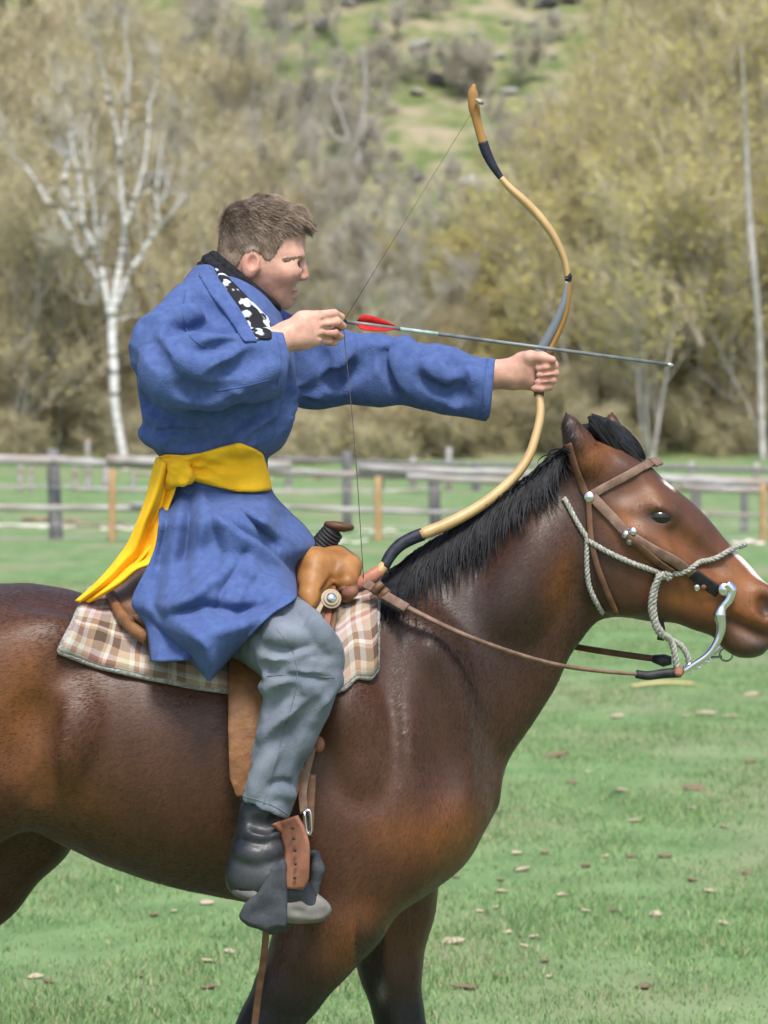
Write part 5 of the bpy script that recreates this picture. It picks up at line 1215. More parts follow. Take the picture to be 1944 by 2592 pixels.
b2.crease([(760, 2250), (790, 2270), (800, 2296)], .012, .012, 's')
b2.crease([(735, 2305), (790, 2316), (832, 2304)], .006, .006, 's')
b2v, b2f = b2.mesh('b', 1)
for sg in (1, -1):
    k = np.array([1, sg, 1]); fl = (lambda f: f if sg > 0 else f[:, ::-1])
    bt = obj('boot', new_mesh('boot', b1v * k, fl(b1f)), M_boot, person)
    obj('sole', new_mesh('sole', b2v * k, fl(b2f)), M_dust, bt)

# ---- seams and hems
M_seam = mat('blue seam thread', (.042, .070, .19), (.06, .095, .24), rough=.95, scale=60); M_dseam = mat('denim seam', (.10, .12, .15), (.16, .185, .22), rough=.95, scale=60)
def seam(fld, pts, m_, par, r_=.0012, lift=.0002):
    q = spline([(x, y, 0) for x, y in pts], 8)[:, :2]; w = [P(x, y, h - lift) for x, y in q for h in [fld.hit(x, y, None)] if h is not None]
    if len(w) > 3:
        w = np.array(w); w[1:-1] = .5 * w[1:-1] + .25 * (w[:-2] + w[2:]); MB().tube(w, r_, 5).build('seam', m_, par)
seam(tf, [(700, 1590), (742, 1650), (752, 1720), (735, 1800), (708, 1890), (684, 1970), (668, 2036)], M_dseam, trousers)
seam(tf, [(676, 1712), (740, 1708), (846, 1716)], M_dseam, trousers); seam(tf, [(598, 2012), (650, 2024), (700, 2044), (728, 2062)], M_dseam, trousers)
seam(cf, [(470, 735), (462, 790), (480, 850), (520, 880)], M_seam, coat); seam(cf, [(700, 850), (712, 905), (700, 975)], M_seam, coat); seam(cf, [(1236, 918), (1226, 985), (1216, 1046)], M_seam, coat); seam(cf, [(545, 990), (620, 978), (705, 955)], M_seam, coat)
seam(cf, [(395, 1085), (440, 1082), (500, 1086)], M_seam, coat, .002)
# ================================================================== saddle blanket, saddle, bridle, halter, reins
def sample(poly, seg=6, lift=0.0, field=hf, fallback=-.05):
    """photo polyline -> points and normals lying on the horse's near side."""
    q = spline([(x, y, 0) for x, y in poly], seg)[:, :2]; ys = [field.hit(x, y, None) for x, y in q]
    good = [i for i, y in enumerate(ys) if y is not None]
    yy = np.interp(np.arange(len(q)), good, [ys[i] for i in good]) if good else np.full(len(q), fallback)
    if len(q) > 5:
        ker = np.array([1, 2, 3, 2, 1.]) / 9; yy = np.convolve(np.pad(yy, 2, mode='edge'), ker, 'valid')
    p = np.array([P(x, y, Y) for (x, y), Y in zip(q, yy)]); n = field.grad(p); n[:, 1] = np.minimum(n[:, 1], -.15); n /= np.linalg.norm(n, axis=1, keepdims=True)
    return p + n * lift, n

M_lea = mat('brown leather', (.075, .036, .019), (.135, .068, .036), rough=.55, scale=35, bump=.1, bscale=150, spec=.35)
M_tan = mat('tan saddle leather', (.22, .095, .028), (.38, .185, .060), rough=.5, scale=16, bump=.10, bscale=120, spec=.35, detail=7)
M_fend = mat('worn fender leather', (.14, .062, .024), (.23, .108, .044), rough=.55, scale=26, bump=.4, bscale=55, spec=.3, detail=6)
M_cream = mat('cream leather', (.32, .25, .17), (.44, .36, .26), rough=.7, scale=16, bump=.1, spec=.25)
M_strap = mat('reddish strap leather', (.16, .065, .038), (.26, .115, .07), rough=.6, scale=25, bump=.12, bscale=120, spec=.3)
M_brid = mat('bridle leather', (.125, .075, .052), (.21, .135, .10), rough=.6, scale=40, bump=.1, bscale=150, spec=.3)
M_rubber = mat('black rubber wrap', (.012, .012, .014), (.03, .03, .034), rough=.6, scale=60, bump=.15, spec=.3)
M_metal = mat('nickel', (.62, .63, .66), (.72, .73, .76), rough=.24, scale=30, metal=1.0)
M_darkmetal = mat('dull steel', (.25, .25, .27), (.36, .36, .38), rough=.4, scale=30, metal=1.0)
M_rope = mat('grey braided rope', (.22, .22, .19), (.40, .40, .36), rough=.9, scale=160, bump=.3, bscale=300, spec=.15)
M_cantle = mat('cantle leather', (.10, .055, .032), (.19, .105, .06), rough=.55, scale=18, bump=.1, bscale=120, spec=.3)
M_fleece = mat('grey fleece', (.20, .195, .185), (.36, .35, .335), rough=1.0, scale=120, bump=.6, bscale=200, spec=.05)

# ---- plaid material: stacked stripes in two directions
def plaid():
    m = bpy.data.materials.new('brown plaid wool'); m.use_nodes = True; nt = m.node_tree; N, Lk = nt.nodes, nt.links; b = N['Principled BSDF']
    b.inputs['Roughness'].default_value = .95; b.inputs['Specular IOR Level'].default_value = .1
    uv = N.new('ShaderNodeAttribute'); uv.attribute_name = 'Cloth'; sp_ = N.new('ShaderNodeSeparateXYZ'); Lk.new(uv.outputs['Vector'], sp_.inputs[0])
    nz = N.new('ShaderNodeTexNoise'); nz.inputs['Scale'].default_value = 18; tc = N.new('ShaderNodeTexCoord'); Lk.new(tc.outputs['Object'], nz.inputs['Vector'])
    outs = []
    for ax, per in ((0, .155), (1, .150)):
        d = N.new('ShaderNodeMath'); d.operation = 'DIVIDE'; Lk.new(sp_.outputs[ax], d.inputs[0]); d.inputs[1].default_value = per
        wv = N.new('ShaderNodeMath'); wv.operation = 'MULTIPLY_ADD'; Lk.new(nz.outputs['Fac'], wv.inputs[0]); wv.inputs[1].default_value = .05; Lk.new(d.outputs[0], wv.inputs[2])
        fr = N.new('ShaderNodeMath'); fr.operation = 'FRACT'; Lk.new(wv.outputs[0], fr.inputs[0])
        r = N.new('ShaderNodeValToRGB'); r.color_ramp.interpolation = 'CONSTANT'; e = r.color_ramp.elements
        stops = [(0, (.44, .36, .30)), (.18, (.56, .53, .50)), (.26, (.34, .20, .14)), (.34, (.54, .49, .46)), (.42, (.40, .28, .20)), (.55, (.11, .07, .055)), (.74, (.36, .25, .18)), (.80, (.56, .52, .48)), (.86, (.17, .11, .08))]
        e[0].position, e[0].color = stops[0][0], (*stops[0][1], 1); e[1].position, e[1].color = stops[1][0], (*stops[1][1], 1)
        for ps, c in stops[2:]: q = e.new(ps); q.color = (*c, 1)
        Lk.new(fr.outputs[0], r.inputs['Fac']); outs.append(r.outputs['Color'])
    mx = N.new('ShaderNodeMix'); mx.data_type = 'RGBA'; mx.inputs[0].default_value = .5; Lk.new(outs[0], mx.inputs[6]); Lk.new(outs[1], mx.inputs[7])
    dirt = N.new('ShaderNodeMix'); dirt.data_type = 'RGBA'; dirt.blend_type = 'MULTIPLY'; dirt.inputs[0].default_value = .35; Lk.new(mx.outputs[2], dirt.inputs[6]); Lk.new(nz.outputs['Color'], dirt.inputs[7]); Lk.new(dirt.outputs[2], b.inputs['Base Color'])
    n2 = N.new('ShaderNodeTexNoise'); n2.inputs['Scale'].default_value = 350; Lk.new(tc.outputs['Object'], n2.inputs['Vector'])
    bp = N.new('ShaderNodeBump'); bp.inputs['Strength'].default_value = .3; bp.inputs['Distance'].default_value = .004; Lk.new(n2.outputs['Fac'], bp.inputs['Height']); Lk.new(bp.outputs['Normal'], b.inputs['Normal'])
    return m
M_plaid = plaid()

# blanket: follows the horse's barrel from one hem over the back to the other
blanket = thing('saddle_blanket', 'brown and cream plaid saddle blanket with grey fleece edge under the saddle', 'blanket', P(550, 1700, 0))
xs = np.linspace(0, 1, 61)
hemx = [(0, 152), (.3, 381), (.53, 575), (.80, 800), (.86, 866), (.92, 905), (.97, 940), (1, 953)]
hemy = [(0, 1650), (.06, 1668), (.12, 1684), (.3, 1716), (.53, 1750), (.75, 1766), (.86, 1744), (.92, 1712), (.96, 1716), (1, 1694)]
topx = [(0, 226), (.3, 400), (.53, 575), (.8, 800), (1, 958)]
BV, BC = [], []; ntb = 16
for s_ in xs:
    bx, by = lerp_table(s_, hemx), lerp_table(s_, hemy); tx = lerp_table(s_, topx); row = []
    top_y = next((y for y in range(1440, 1800, 3) if hf.hit(tx, y, None) is not None), 1560)
    for j in range(ntb + 1):
        t = j / ntb; u = math.sin(t * math.pi / 2); px = bx + (tx - bx) * u; py = by + (top_y - 2 - by) * u
        y = hf.hit(px, py, 0.0) if t < .999 else 0.0
        row.append((px, py, y))
    yy = np.array([r[2] for r in row]); yy = np.convolve(np.pad(yy, 1, mode='edge'), [.25, .5, .25], 'valid'); yy[-1] = 0; off = .014
    pts = []
    for j, (px, py, _) in enumerate(row):
        p = P(px, py, yy[j]); n = np.array([0, -math.cos(j / ntb * 1.45), .25 + math.sin(j / ntb * 1.5)]); n /= np.linalg.norm(n)
        pts.append(p + n * (off + .003 * math.sin(s_ * 40 + j)))
    near = pts; farp = [p * np.array([1, -1, 1]) for p in pts[:-1]][::-1]
    col = near + farp; d = 0; BC_row = []
    for k, p in enumerate(col):
        d += 0 if k == 0 else np.linalg.norm(p - col[k - 1]); BC_row.append((s_ * .70 + .02, d + .03 + s_ * .02, 0))
    BV += col; BC += BC_row
nb_ = 2 * ntb + 1
BF = [(i * nb_ + j, i * nb_ + j + 1, (i + 1) * nb_ + j + 1, (i + 1) * nb_ + j) for i in range(len(xs) - 1) for j in range(nb_ - 1)]
bme = new_mesh('blanket_cloth', BV, BF)
a_ = bme.attributes.new('Cloth', 'FLOAT_VECTOR', 'POINT'); a_.data.foreach_set('vector', np.array(BC, np.float32).ravel())
bo = obj('plaid_cloth', bme, M_plaid, blanket); solidify(bo, .016)
BVn = np.array(BV).reshape(len(xs), nb_, 3)
edge = MB()
path = np.concatenate([BVn[0, ::-1], BVn[:, 0], BVn[-1]]); path = path + np.array([0, 0, -.002])
edge.tube(path, .0068, 7); edge.build('fleece_edge', M_fleece, blanket)
path = np.concatenate([BVn[0, ntb:], BVn[:, -1]]); MB().tube(path + np.array([0, 0, -.002]), .0068, 7).build('fleece_edge', M_fleece, blanket)

# ---- western saddle
saddle = thing('saddle', 'tan leather western saddle with dark horn and silver concho', 'saddle', P(600, 1560, 0))
sf = Field([PX(250), -.30, PZ(1660)], [PX(920), .30, PZ(1360)], .0055)
sf.ell(P(796, 1452, -.080), (.046, .060, .058), .05, mirror=True)                    # fork swells
sf.ell(P(838, 1425, 0), (.052, .100, .030), .03)
sf.chain([(P(790, 1480, -.13), .030), (P(782, 1512, -.16), .020), (P(786, 1532, -.175), .010)], .02, mirror=True)
sf.chain([(P(852, 1418, -.03), .030), (P(880, 1440, -.075), .026), (P(878, 1475, -.12), .022)], .02, mirror=True)
sf.put(lambda X, Y, Z: np.sqrt((Y / .060) ** 2 + ((Z - PZ(1500)) / .052) ** 2) * .05 - .05 + 0 * X, [PX(835), -.07, PZ(1560)], [PX(930), .07, PZ(1440)], k=.01, op='s')
sf.crease([(815, 1500), (840, 1468), (862, 1452)], .006, .006, 's')
field_obj('fork', sf, M_tan, saddle, 1)
hn = MB(); hn.tube(spline([P(795, 1412, -.01), P(812, 1380, -.01), P(834, 1352, -.008), P(846, 1338, -.006)], 5), np.linspace(.025, .019, 16), 14, flat=1.1)
horn = hn.build('horn', M_rubber, saddle)
for k in range(9):
    t = k / 8; c = P(800 + 42 * t, 1404 - 58 * t, -.009); d = np.array([.60, 0, .80]); r = .0255 - .005 * t
    u = np.array([.80, 0, -.60]); MB().tube([c + r * (math.cos(a) * u + math.sin(a) * np.array([0, 1.05, 0])) + d * .004 * math.sin(a) for a in np.linspace(0, 2 * np.pi, 19)], .0042, 5, cap=False).build('wrap_coil', M_rubber, horn)
mb = MB(); c = P(858, 1331, -.006); d = np.array([.13, 0, .99])
mb.tube([c - d * .012, c - d * .006, c, c + d * .006, c + d * .009], [.012, .030, .0335, .030, .012], 24); mb.build('horn_cap', M_lea, saddle)
for dx in (0, 16):
    MB().tube(spline([P(800 + dx, 1400 - dx * .6, -.04), P(797 + dx, 1408, -.075), P(806 + dx, 1416, -.092)], 4), .006, 6).build('wrap_tail', M_rubber, saddle)
st = Field([PX(260), -.32, PZ(1660)], [PX(830), .32, PZ(1380)], .007)                 # seat and cantle
st.chain([(P(800, 1490, 0), .06), (P(650, 1530, 0), .055), (P(480, 1530, 0), .06), (P(380, 1500, 0), .06)], .03, sy=2.3)
st.chain([(P(300, 1500, 0), .020), (P(330, 1525, .10), .020), (P(370, 1580, .19), .018)], .02, mirror=True)
st.ell(P(350, 1530, 0), (.07, .17, .045), .02)
field_obj('seat', st, M_cantle, saddle, 2)
cr, cn_ = [], []
for x, y, Y in ((276, 1492, -.06), (286, 1520, -.12), (306, 1556, -.185), (336, 1590, -.235), (376, 1618, -.265)): cr.append(P(x, y, Y))
MB().tube(spline(cr, 6), np.linspace(.013, .016, 25), 10, flat=.8).build('cantle_binding', M_fend, saddle)
MB().tube(spline([q * np.array([1, -1, 1]) for q in cr], 6), np.linspace(.013, .016, 25), 10).build('cantle_binding', M_fend, saddle)
# skirts on the blanket, near and far
bfld = hf
def skin_patch(name, outline_l, outline_r, lift, m, parent, ns=14, nt=18, th=.006, mirror=False):
    A, B = resample2(outline_l, 12), resample2(outline_r, 12); ii = lambda Q, t: np.array([np.interp(t * (len(Q) - 1), np.arange(len(Q)), Q[:, i]) for i in (0, 1)])
    V = []
    for i in range(nt + 1):
        a, b = ii(A, i / nt), ii(B, i / nt); row = []
        for j in range(ns + 1):
            q = a + (b - a) * j / ns; row.append((q[0], q[1], hf.hit(q[0], q[1], -.02)))
        for px, py, y in row:
            p = P(px, py, y); n = hf.grad(p)[0]; n[1] = min(n[1], -.3); n /= np.linalg.norm(n); p = p + n * (lift if not callable(lift) else lift(i / nt))
            V.append(p * np.array([1, -1, 1]) if mirror else p)
    n_ = ns + 1; F = [(i * n_ + j, i * n_ + j + 1, (i + 1) * n_ + j + 1, (i + 1) * n_ + j) for i in range(nt) for j in range(ns)]
    return solidify(obj(name, new_mesh(name, V, F), m, parent), th)
for mir in (False, True):
    skin_patch('saddle_skirt', [(282, 1512), (320, 1580), (370, 1625), (470, 1660)], [(640, 1530), (700, 1580), (720, 1640), (690, 1672)], .030, M_cantle, saddle, mirror=mir)
    skin_patch('front_jockey', [(755, 1500), (760, 1540), (790, 1580), (820, 1606)], [(850, 1492), (862, 1510), (858, 1560), (836, 1606)], .042, M_cream, saddle, mirror=mir)
    skin_patch('fender', [(592, 1640), (577, 1720), (574, 1850), (580, 1960), (597, 2002)], [(730, 1640), (720, 1720), (690, 1850), (660, 1960), (612, 2004)], lambda t: .040 + .02 * t, M_fend, saddle, ns=12, nt=24, mirror=mir)
cc = P(838, 1516, hf.hit(838, 1516, -.15) - .056); mb = MB(); nn = np.array([.15, -.9, .35])
mb.disc(cc, nn, .0215, .003, 24); mb.disc(cc + nn * .003, nn, .0165, .004, 24); con = mb.build('concho', M_cream, saddle)
MB().disc(cc + nn * .007, nn, .0105, .003, 18, dome=.004).build('concho_button', M_metal, con)
for pts, w, lf_, m_, nm in (([(868, 1478), (862, 1530), (852, 1590), (838, 1640)], .016, .05, M_strap, 'latigo'), ([(880, 1490), (872, 1550), (862, 1610), (850, 1660)], .012, .046, M_lea, 'latigo'), ([(858, 1512), (852, 1556), (836, 1602), (826, 1630)], .012, .052, M_lea, 'latigo'),
                             ([(852, 1462), (876, 1466), (905, 1470)], .014, .03, M_rubber, 'horn_strap')):
    p, n = sample(pts, 6, lf_); MB().strap(p, n, w, .004).build(nm, m_, saddle)
mb = MB(); 
for k, (x, y, r) in enumerate(((886, 1500, .018), (896, 1492, .014), (878, 1512, .015), (868, 1492, .011))):
    th = np.linspace(0, np.pi, 7); c = P(x, y, -.16 + .006 * k); MB().tube([c + np.array([r * math.cos(t), 0, .3 * r * math.cos(t)]) for t in th], [max(r * .8 * math.sin(t), .0004) for t in th], 10).build('strap_knot', M_strap if k % 2 == 0 else M_lea, saddle)
c = P(806, 1884, -.315); th = np.linspace(0, np.pi, 7); MB().tube([c + np.array([0, 0, .017 * math.cos(t)]) for t in th], [max(.014 * math.sin(t), .0004) for t in th], 10).build('cinch_knob', M_strap, saddle)
# stirrup leathers, buckle, hobble strap and covered stirrup (near), and the far one
def stirrup_set(sg):
    k = np.array([1, sg, 1]); R = lambda x, y, Y: P(x, y, Y) * k; nn = np.array([0, -1.0 * sg, 0])
    if sg > 0: line = lambda pts: np.array([P(*q) for q in pts])
    else: line = lambda pts: np.array([P(*q) for q in pts]) * k
    for pts, w, m_ in ((((790, 1890, -.335), (774, 1960, -.345), (766, 2010, -.350), (770, 2060, -.352)), .017, M_brid), (((770, 1930, -.34), (750, 2000, -.355), (730, 2058, -.36)), .010, M_fend), (((788, 1960, -.33), (784, 2040, -.34), (782, 2110, -.348)), .020, M_lea)):
        q = spline(line(pts), 6); MB().strap(q, np.tile(nn, (len(q), 1)), w, .004).build('stirrup_leather', m_, saddle)
    mb = MB(); bx = [(770, 2054), (784, 2054), (787, 2104), (776, 2106), (770, 2054)]
    mb.tube(spline(line([(x, y, -.358) for x, y in bx]), 5), .0036, 8); mb.build('buckle', M_metal, saddle)
    # hobble strap folded over the top bar
    pl, pr = [(690, 2086), (706, 2108), (722, 2160), (716, 2215), (718, 2250)], [(752, 2064), (772, 2100), (784, 2150), (782, 2220), (768, 2250)]
    o = sheet('hobble_strap', pl, pr, lambda s_, t: sg * (-.442 + .03 * (1 - t) * (1 - s_) * 2 - .012 * math.sin(t * 3.1) - .006 * math.sin(s_ * 3.1)), M_strap, saddle, 8, 20, .007)
    for i, (x, y) in enumerate(((741, 2096), (744, 2122), (747, 2152), (748, 2186), (746, 2222))):
        t = (y - 2070) / 180; c = P(x, y, sg * (-.4535 - .012 * math.sin(t * 3.1) + .012 * (1 - t))); MB().tube([c, c + np.array([0, -.004 * sg, 0])], .0034, 8).build('strap_hole', M_rubber, o)
    sheet('hobble_strap', [(690, 2086), (716, 2074), (752, 2064)], [(712, 2110), (746, 2100), (792, 2120)], lambda s_, t: sg * (-.43 + .09 * t + .02 * s_), M_strap, saddle, 6, 14, .006)
    # stirrup: outer cheek, tread and inner cheek
    f = Field([PX(590), -.54, PZ(2375)], [PX(840), -.28, PZ(2100)], .0045)
    pin_ = poly_sdf([(700, 2166), (722, 2180), (728, 2262), (726, 2346), (690, 2344), (624, 2334), (612, 2322), (617, 2290), (650, 2262), (680, 2215)])
    def cheek(X, Y, Z):
        px, py = proj(X, Y, Z); px, py = np.broadcast_arrays(px, py); return np.maximum(pin_(px, py), np.abs(Y + .448 - .0006 * 0) - .010)
    f.put(cheek, [PX(600), -.47, PZ(2360)], [PX(740), -.42, PZ(2150)], k=.004)
    f.cone(P(618, 2318, -.448), P(640, 2290, -.448), .011, .011, .008); f.chain([(P(672, 2338, -.45), .016), (P(690, 2340, -.39), .018), (P(712, 2340, -.33), .016)], .012)
    f.cone(P(640, 2330, -.44), P(700, 2334, -.34), .012, .012, .02)
    f.chain([(P(795, 2150, -.335), .010), (P(806, 2200, -.335), .012), (P(790, 2270, -.335), .012), (P(715, 2336, -.335), .014)], .012)
    f.cone(P(712, 2190, -.44), P(790, 2150, -.335), .010, .010, .012)
    v, fc = f.mesh('s', 1); v = v * k
    if sg < 0: fc = fc[:, ::-1]
    return obj('stirrup', new_mesh('stirrup', v, fc), M_grey, saddle)
M_grey = mat('dusty dark grey leather', (.030, .034, .042), (.062, .068, .078), rough=.8, scale=30, bump=.15, bscale=160, spec=.2)
stirrup_set(1); stirrup_set(-1)
q = spline([P(676, 2330, -.42), P(668, 2420, -.40), P(655, 2510, -.38), P(642, 2620, -.36), P(636, 2700, -.35)], 6)
MB().strap(q, np.tile([0, -1, 0], (len(q), 1)), .014, .004).build('saddle_string', M_lea, saddle)

# ---- bridle
bridle = thing('bridle', 'brown leather bridle with curved silver curb bit on the horse head', 'bridle', P(1700, 1500, 0))
def head_strap(nm, pts, w, m_, par, lift=.003, th=.005):
    p, n = sample(pts, 6, lift); return MB().strap(p, n, w * .88, th).build(nm, m_, par)
bb = head_strap('browband', [(1497, 1254), (1540, 1228), (1590, 1202), (1630, 1182), (1652, 1174)], .021, M_brid, bridle)
p0 = P(1652, 1174, hf.hit(1650, 1178, -.03)); q = spline([p0, P(1668, 1168, 0), p0 * np.array([1, -1, 1])], 6); MB().strap(q, np.tile([.7, 0, .7], (len(q), 1)), .021, .005).build('browband', M_brid, bridle)
head_strap('crownpiece', [(1440, 1122), (1452, 1156), (1466, 1200), (1482, 1246), (1500, 1262)], .018, M_lea, bridle)
head_strap('cheekpiece', [(1500, 1258), (1540, 1300), (1590, 1350), (1650, 1388), (1706, 1418), (1762, 1455)], .025, M_brid, bridle)
head_strap('cheekpiece', [(1590, 1356), (1630, 1386), (1670, 1418), (1700, 1438)], .018, M_lea, bridle, .007)
head_strap('cheekpiece', [(1754, 1448), (1780, 1468), (1818, 1496)], .030, M_rubber, bridle, .004)
head_strap('throatlatch', [(1490, 1258), (1493, 1300), (1496, 1350), (1512, 1425), (1536, 1490), (1562, 1548)], .014, M_lea, bridle, .006)
def stud(x, y, r, par, m_=M_metal, extra=.008):
    p, n = sample([(x - 1, y), (x, y), (x + 1, y)], 1, 0); MB().disc(p[1] + n[1] * extra, n[1], r, .003, 16, dome=.003).build('stud', m_, par)
stud(1492, 1258, .011, bridle); stud(1586, 1352, .0085, bridle); stud(1603, 1346, .0085, bridle); stud(1596, 1368, .008, bridle, M_darkmetal); stud(1782, 1478, .006, bridle, M_strap, .010); stud(1764, 1482, .008, bridle, M_metal, .010)
# curb bit: ring at the mouth corner, shank swinging back to the rein ring
def bitY(sg): return -.078 * sg
for sg in (1, -1):
    sh = [(1838, 1478), (1852, 1494), (1846, 1516), (1830, 1536), (1822, 1556), (1826, 1580), (1822, 1608), (1806, 1640), (1786, 1662), (1756, 1682), (1730, 1700)]
    pts = spline([P(x + (22 if sg < 0 else 0), y - (10 if sg < 0 else 0), bitY(sg)) for x, y in sh], 5); u = np.linspace(0, 1, len(pts))
    MB().tube(pts, np.interp(u, [0, .1, .3, .4, .48, .6, .8, 1], [.012, .012, .010, .015, .012, .009, .007, .005]), 12).build('bit_shank', M_metal, bridle)
    c = P(1834, 1492, bitY(sg)); MB().disc(c, (0, -sg, 0), .014, .005, 20, dome=.004).build('bit_boss', M_metal, bridle)
for i in range(5):
    c = P(1790 - 12 * i, 1668 + 7 * i, -.06 + .0 * i); a = np.linspace(0, 2 * np.pi, 13); e1 = np.array([.86, 0, -.5]) if i % 2 == 0 else np.array([.86, .1, -.5]); e2 = np.array([.5, 0, .86]) if i % 2 == 0 else np.array([0, 1, 0])
    MB().tube([c + .0085 * math.cos(t) * e1 + .0055 * math.sin(t) * e2 for t in a], .0022, 6, cap=False).build('chain_link', M_metal, bridle)
a = np.linspace(0, 2 * np.pi, 17); MB().tube([P(1838, 1657, .06) + .014 * np.array([math.cos(t), 0, math.sin(t)]) for t in a], .0022, 6, cap=False).build('rein_ring', M_darkmetal, bridle)
MB().tube(spline([P(1730, 1690, .0), P(1780, 1668, .03), P(1826, 1662, .06)], 4), .003, 6).build('curb_strap', M_darkmetal, bridle)

# ---- rope halter worn under the bridle
halter = thing('rope_halter', 'grey braided rope halter around the horse nose and jaw', 'halter', P(1600, 1450, 0))
def rope(pts, r=.0058, lift=.005, nm='rope', seg=6, raw=None):
    p = spline([P(*q) for q in pts], seg) if raw else sample(pts, seg, lift)[0]
    return MB().rope(p, r).build(nm, M_rope, halter)
rope([(1428, 1262), (1446, 1298), (1466, 1334), (1490, 1366)], nm='cheek_rope')
rope([(1486, 1362), (1486, 1410), (1490, 1466), (1502, 1504), (1528, 1548)], nm='throat_rope')
rope([(1490, 1368), (1530, 1392), (1572, 1413), (1624, 1434), (1674, 1450)], nm='cheek_rope', lift=.010)
rope([(1674, 1450), (1700, 1446), (1740, 1438), (1790, 1420), (1840, 1398), (1872, 1384)], nm='nose_rope', lift=.010)
p0 = P(1874, 1384, hf.hit(1870, 1390, -.02) - .004); rope([(1872, 1384, p0[1]), (1886, 1378, 0), (1872, 1384, -p0[1])], nm='nose_rope', raw=1, seg=5)
for dx, dy in ((0, 0), (10, -6), (-8, 6), (6, 8)):
    p, n = sample([(1668 + dx, 1446 + dy), (1676 + dx, 1452 + dy), (1684 + dx, 1448 + dy)], 4, .014); MB().rope(p, .007).build('halter_knot', M_rope, halter)
rope([(1674, 1452, -.105), (1661, 1480, -.104), (1654, 1530, -.098), (1660, 1575, -.09), (1676, 1602, -.08), (1698, 1620, -.07), (1708, 1655, -.066), (1714, 1692, -.066)], nm='lead_rope', raw=1, r=.0072)
rope([(1668, 1456, -.110), (1652, 1500, -.108), (1648, 1545, -.10), (1664, 1596, -.085), (1690, 1616, -.07), (1722, 1632, -.06), (1740, 1660, -.055), (1744, 1684, -.05)], nm='lead_rope', raw=1, r=.0066)
for x, y in ((1714, 1694), (1744, 1686)):
    c = P(x, y, -.062); th = np.linspace(0, np.pi, 6); MB().tube([c + np.array([.3 * .010 * math.cos(t), 0, .010 * math.cos(t)]) for t in th], [max(.0085 * math.sin(t), .0003) for t in th], 10).build('rope_end', M_metal, halter)
q = spline([P(1668, 1560, -.03), P(1675, 1600, -.02), P(1672, 1618, -.01)], 4); MB().strap(q, np.tile([0, -1, 0], (len(q), 1)), .016, .004).build('chin_tab', M_rubber, halter)

# ---- reins
reins = thing('reins', 'long brown leather reins running from the bit to the saddle horn', 'reins', P(1300, 1650, 0))
def rein_pts(tab):
    p = spline([P(*q) for q in tab], 8)
    for _ in range(2):
        for i, q in enumerate(p):
            if q[1] < 0:
                x, y = proj(*q); h = hf.hit(x, y, None)
                if h is not None and h - .012 < q[1]: p[i] = P(x, y, h - .012)
        p[1:-1] = p[1:-1] * .5 + (p[:-2] + p[2:]) * .25
    return p
near_r = [(1614, 1706, -.066), (1533, 1700, -.11), (1416, 1684, -.15), (1300, 1653, -.20), (1172, 1606, -.235), (1055, 1550, -.225), (985, 1512, -.20), (950, 1488, -.16)]
q = rein_pts(near_r); MB().tube(q, np.linspace(.0075, .0115, len(q)), 8, flat=.55, ref=(0, 0, 1)).build('rein', M_brid, reins)
MB().tube(spline([P(1722, 1702, -.062), P(1680, 1705, -.064), P(1640, 1710, -.066), P(1610, 1706, -.068)], 5), np.linspace(.011, .009, 16), 8).build('rein_end', M_rubber, reins)
MB().disc(P(1718, 1700, -.075), (0, -1, 0), .011, .006, 14).build('rein_stud', M_strap, reins)
fr = [(1660, 1668, .05), (1560, 1654, .09), (1455, 1637, .13), (1300, 1606, .22), (1150, 1570, .24), (1020, 1510, .20), (940, 1480, .05)]
q = rein_pts(fr); MB().tube(q, .007, 8, flat=.6).build('rein', M_lea, reins)
MB().tube([P(1700, 1672, .045), P(1680, 1672, .047), P(1652, 1667, .05)], [.009, .014, .008], 8).build('rein_end', M_rubber, reins)
q = spline([P(925, 1478, -.17), P(950, 1492, -.185), P(985, 1514, -.215), P(1030, 1540, -.245)], 6); MB().strap(q, np.tile([0, -1, .4], (len(q), 1)), .020, .005).build('rein_billet', M_brid, reins)
for x, y in ((955, 1488), (972, 1504)):
    MB().tube(spline([P(x - 8, y + 12, -.20), P(x, y, -.205), P(x + 10, y - 10, -.20)], 4), .009, 8).build('rein_keeper', M_lea, reins)

# ================================================================== bow and arrow
bow = thing('horse_bow', 'recurved horse bow of pale wood with black wrapped tips held by the archer', 'bow', P(1372, 940, .055))
M_wood = mat('pale bow wood', (.42, .27, .115), (.52, .35, .165), rough=.38, scale=22, bump=.04, spec=.4, stretch=(1, 1, .15), coat=.2)
M_wood2 = mat('amber bow tip wood', (.27, .14, .036), (.36, .20, .06), rough=.4, scale=22, bump=.04, spec=.4, stretch=(1, 1, .15))
M_wrap = mat('navy black binding', (.010, .012, .022), (.022, .025, .04), rough=.55, scale=90, bump=.12, bscale=300, spec=.3)
M_horn = mat('grey horn', (.09, .11, .13), (.17, .19, .21), rough=.35, scale=25, spec=.5, stretch=(1, 1, .2))
M_redwood = mat('red lower tip', (.30, .12, .075), (.40, .17, .11), rough=.5, scale=20, spec=.35)
M_string = mat('bow string', (.05, .05, .045), (.10, .10, .09), rough=.7, scale=200)
BY = lambda y: np.interp(y, [200, 940, 1480], [.03, .055, -.10])
def limb(nm, pts, rads, m_, flat=.62, par=bow, n=12):
    p = spline([P(x, y, BY(y)) for x, y in pts], 6); u = np.linspace(0, 1, len(p)); r = np.interp(u, np.linspace(0, 1, len(rads)), rads) * .88
    return MB().tube(p, r, n, flat=flat, ref=(0, 1, 0)).build(nm, m_, par)
limb('tip', [(1200, 213), (1197, 235), (1200, 270), (1206, 300), (1212, 325), (1223, 364)], [.004, .0125, .0145, .0115, .0108, .0108], M_wood2, .7)
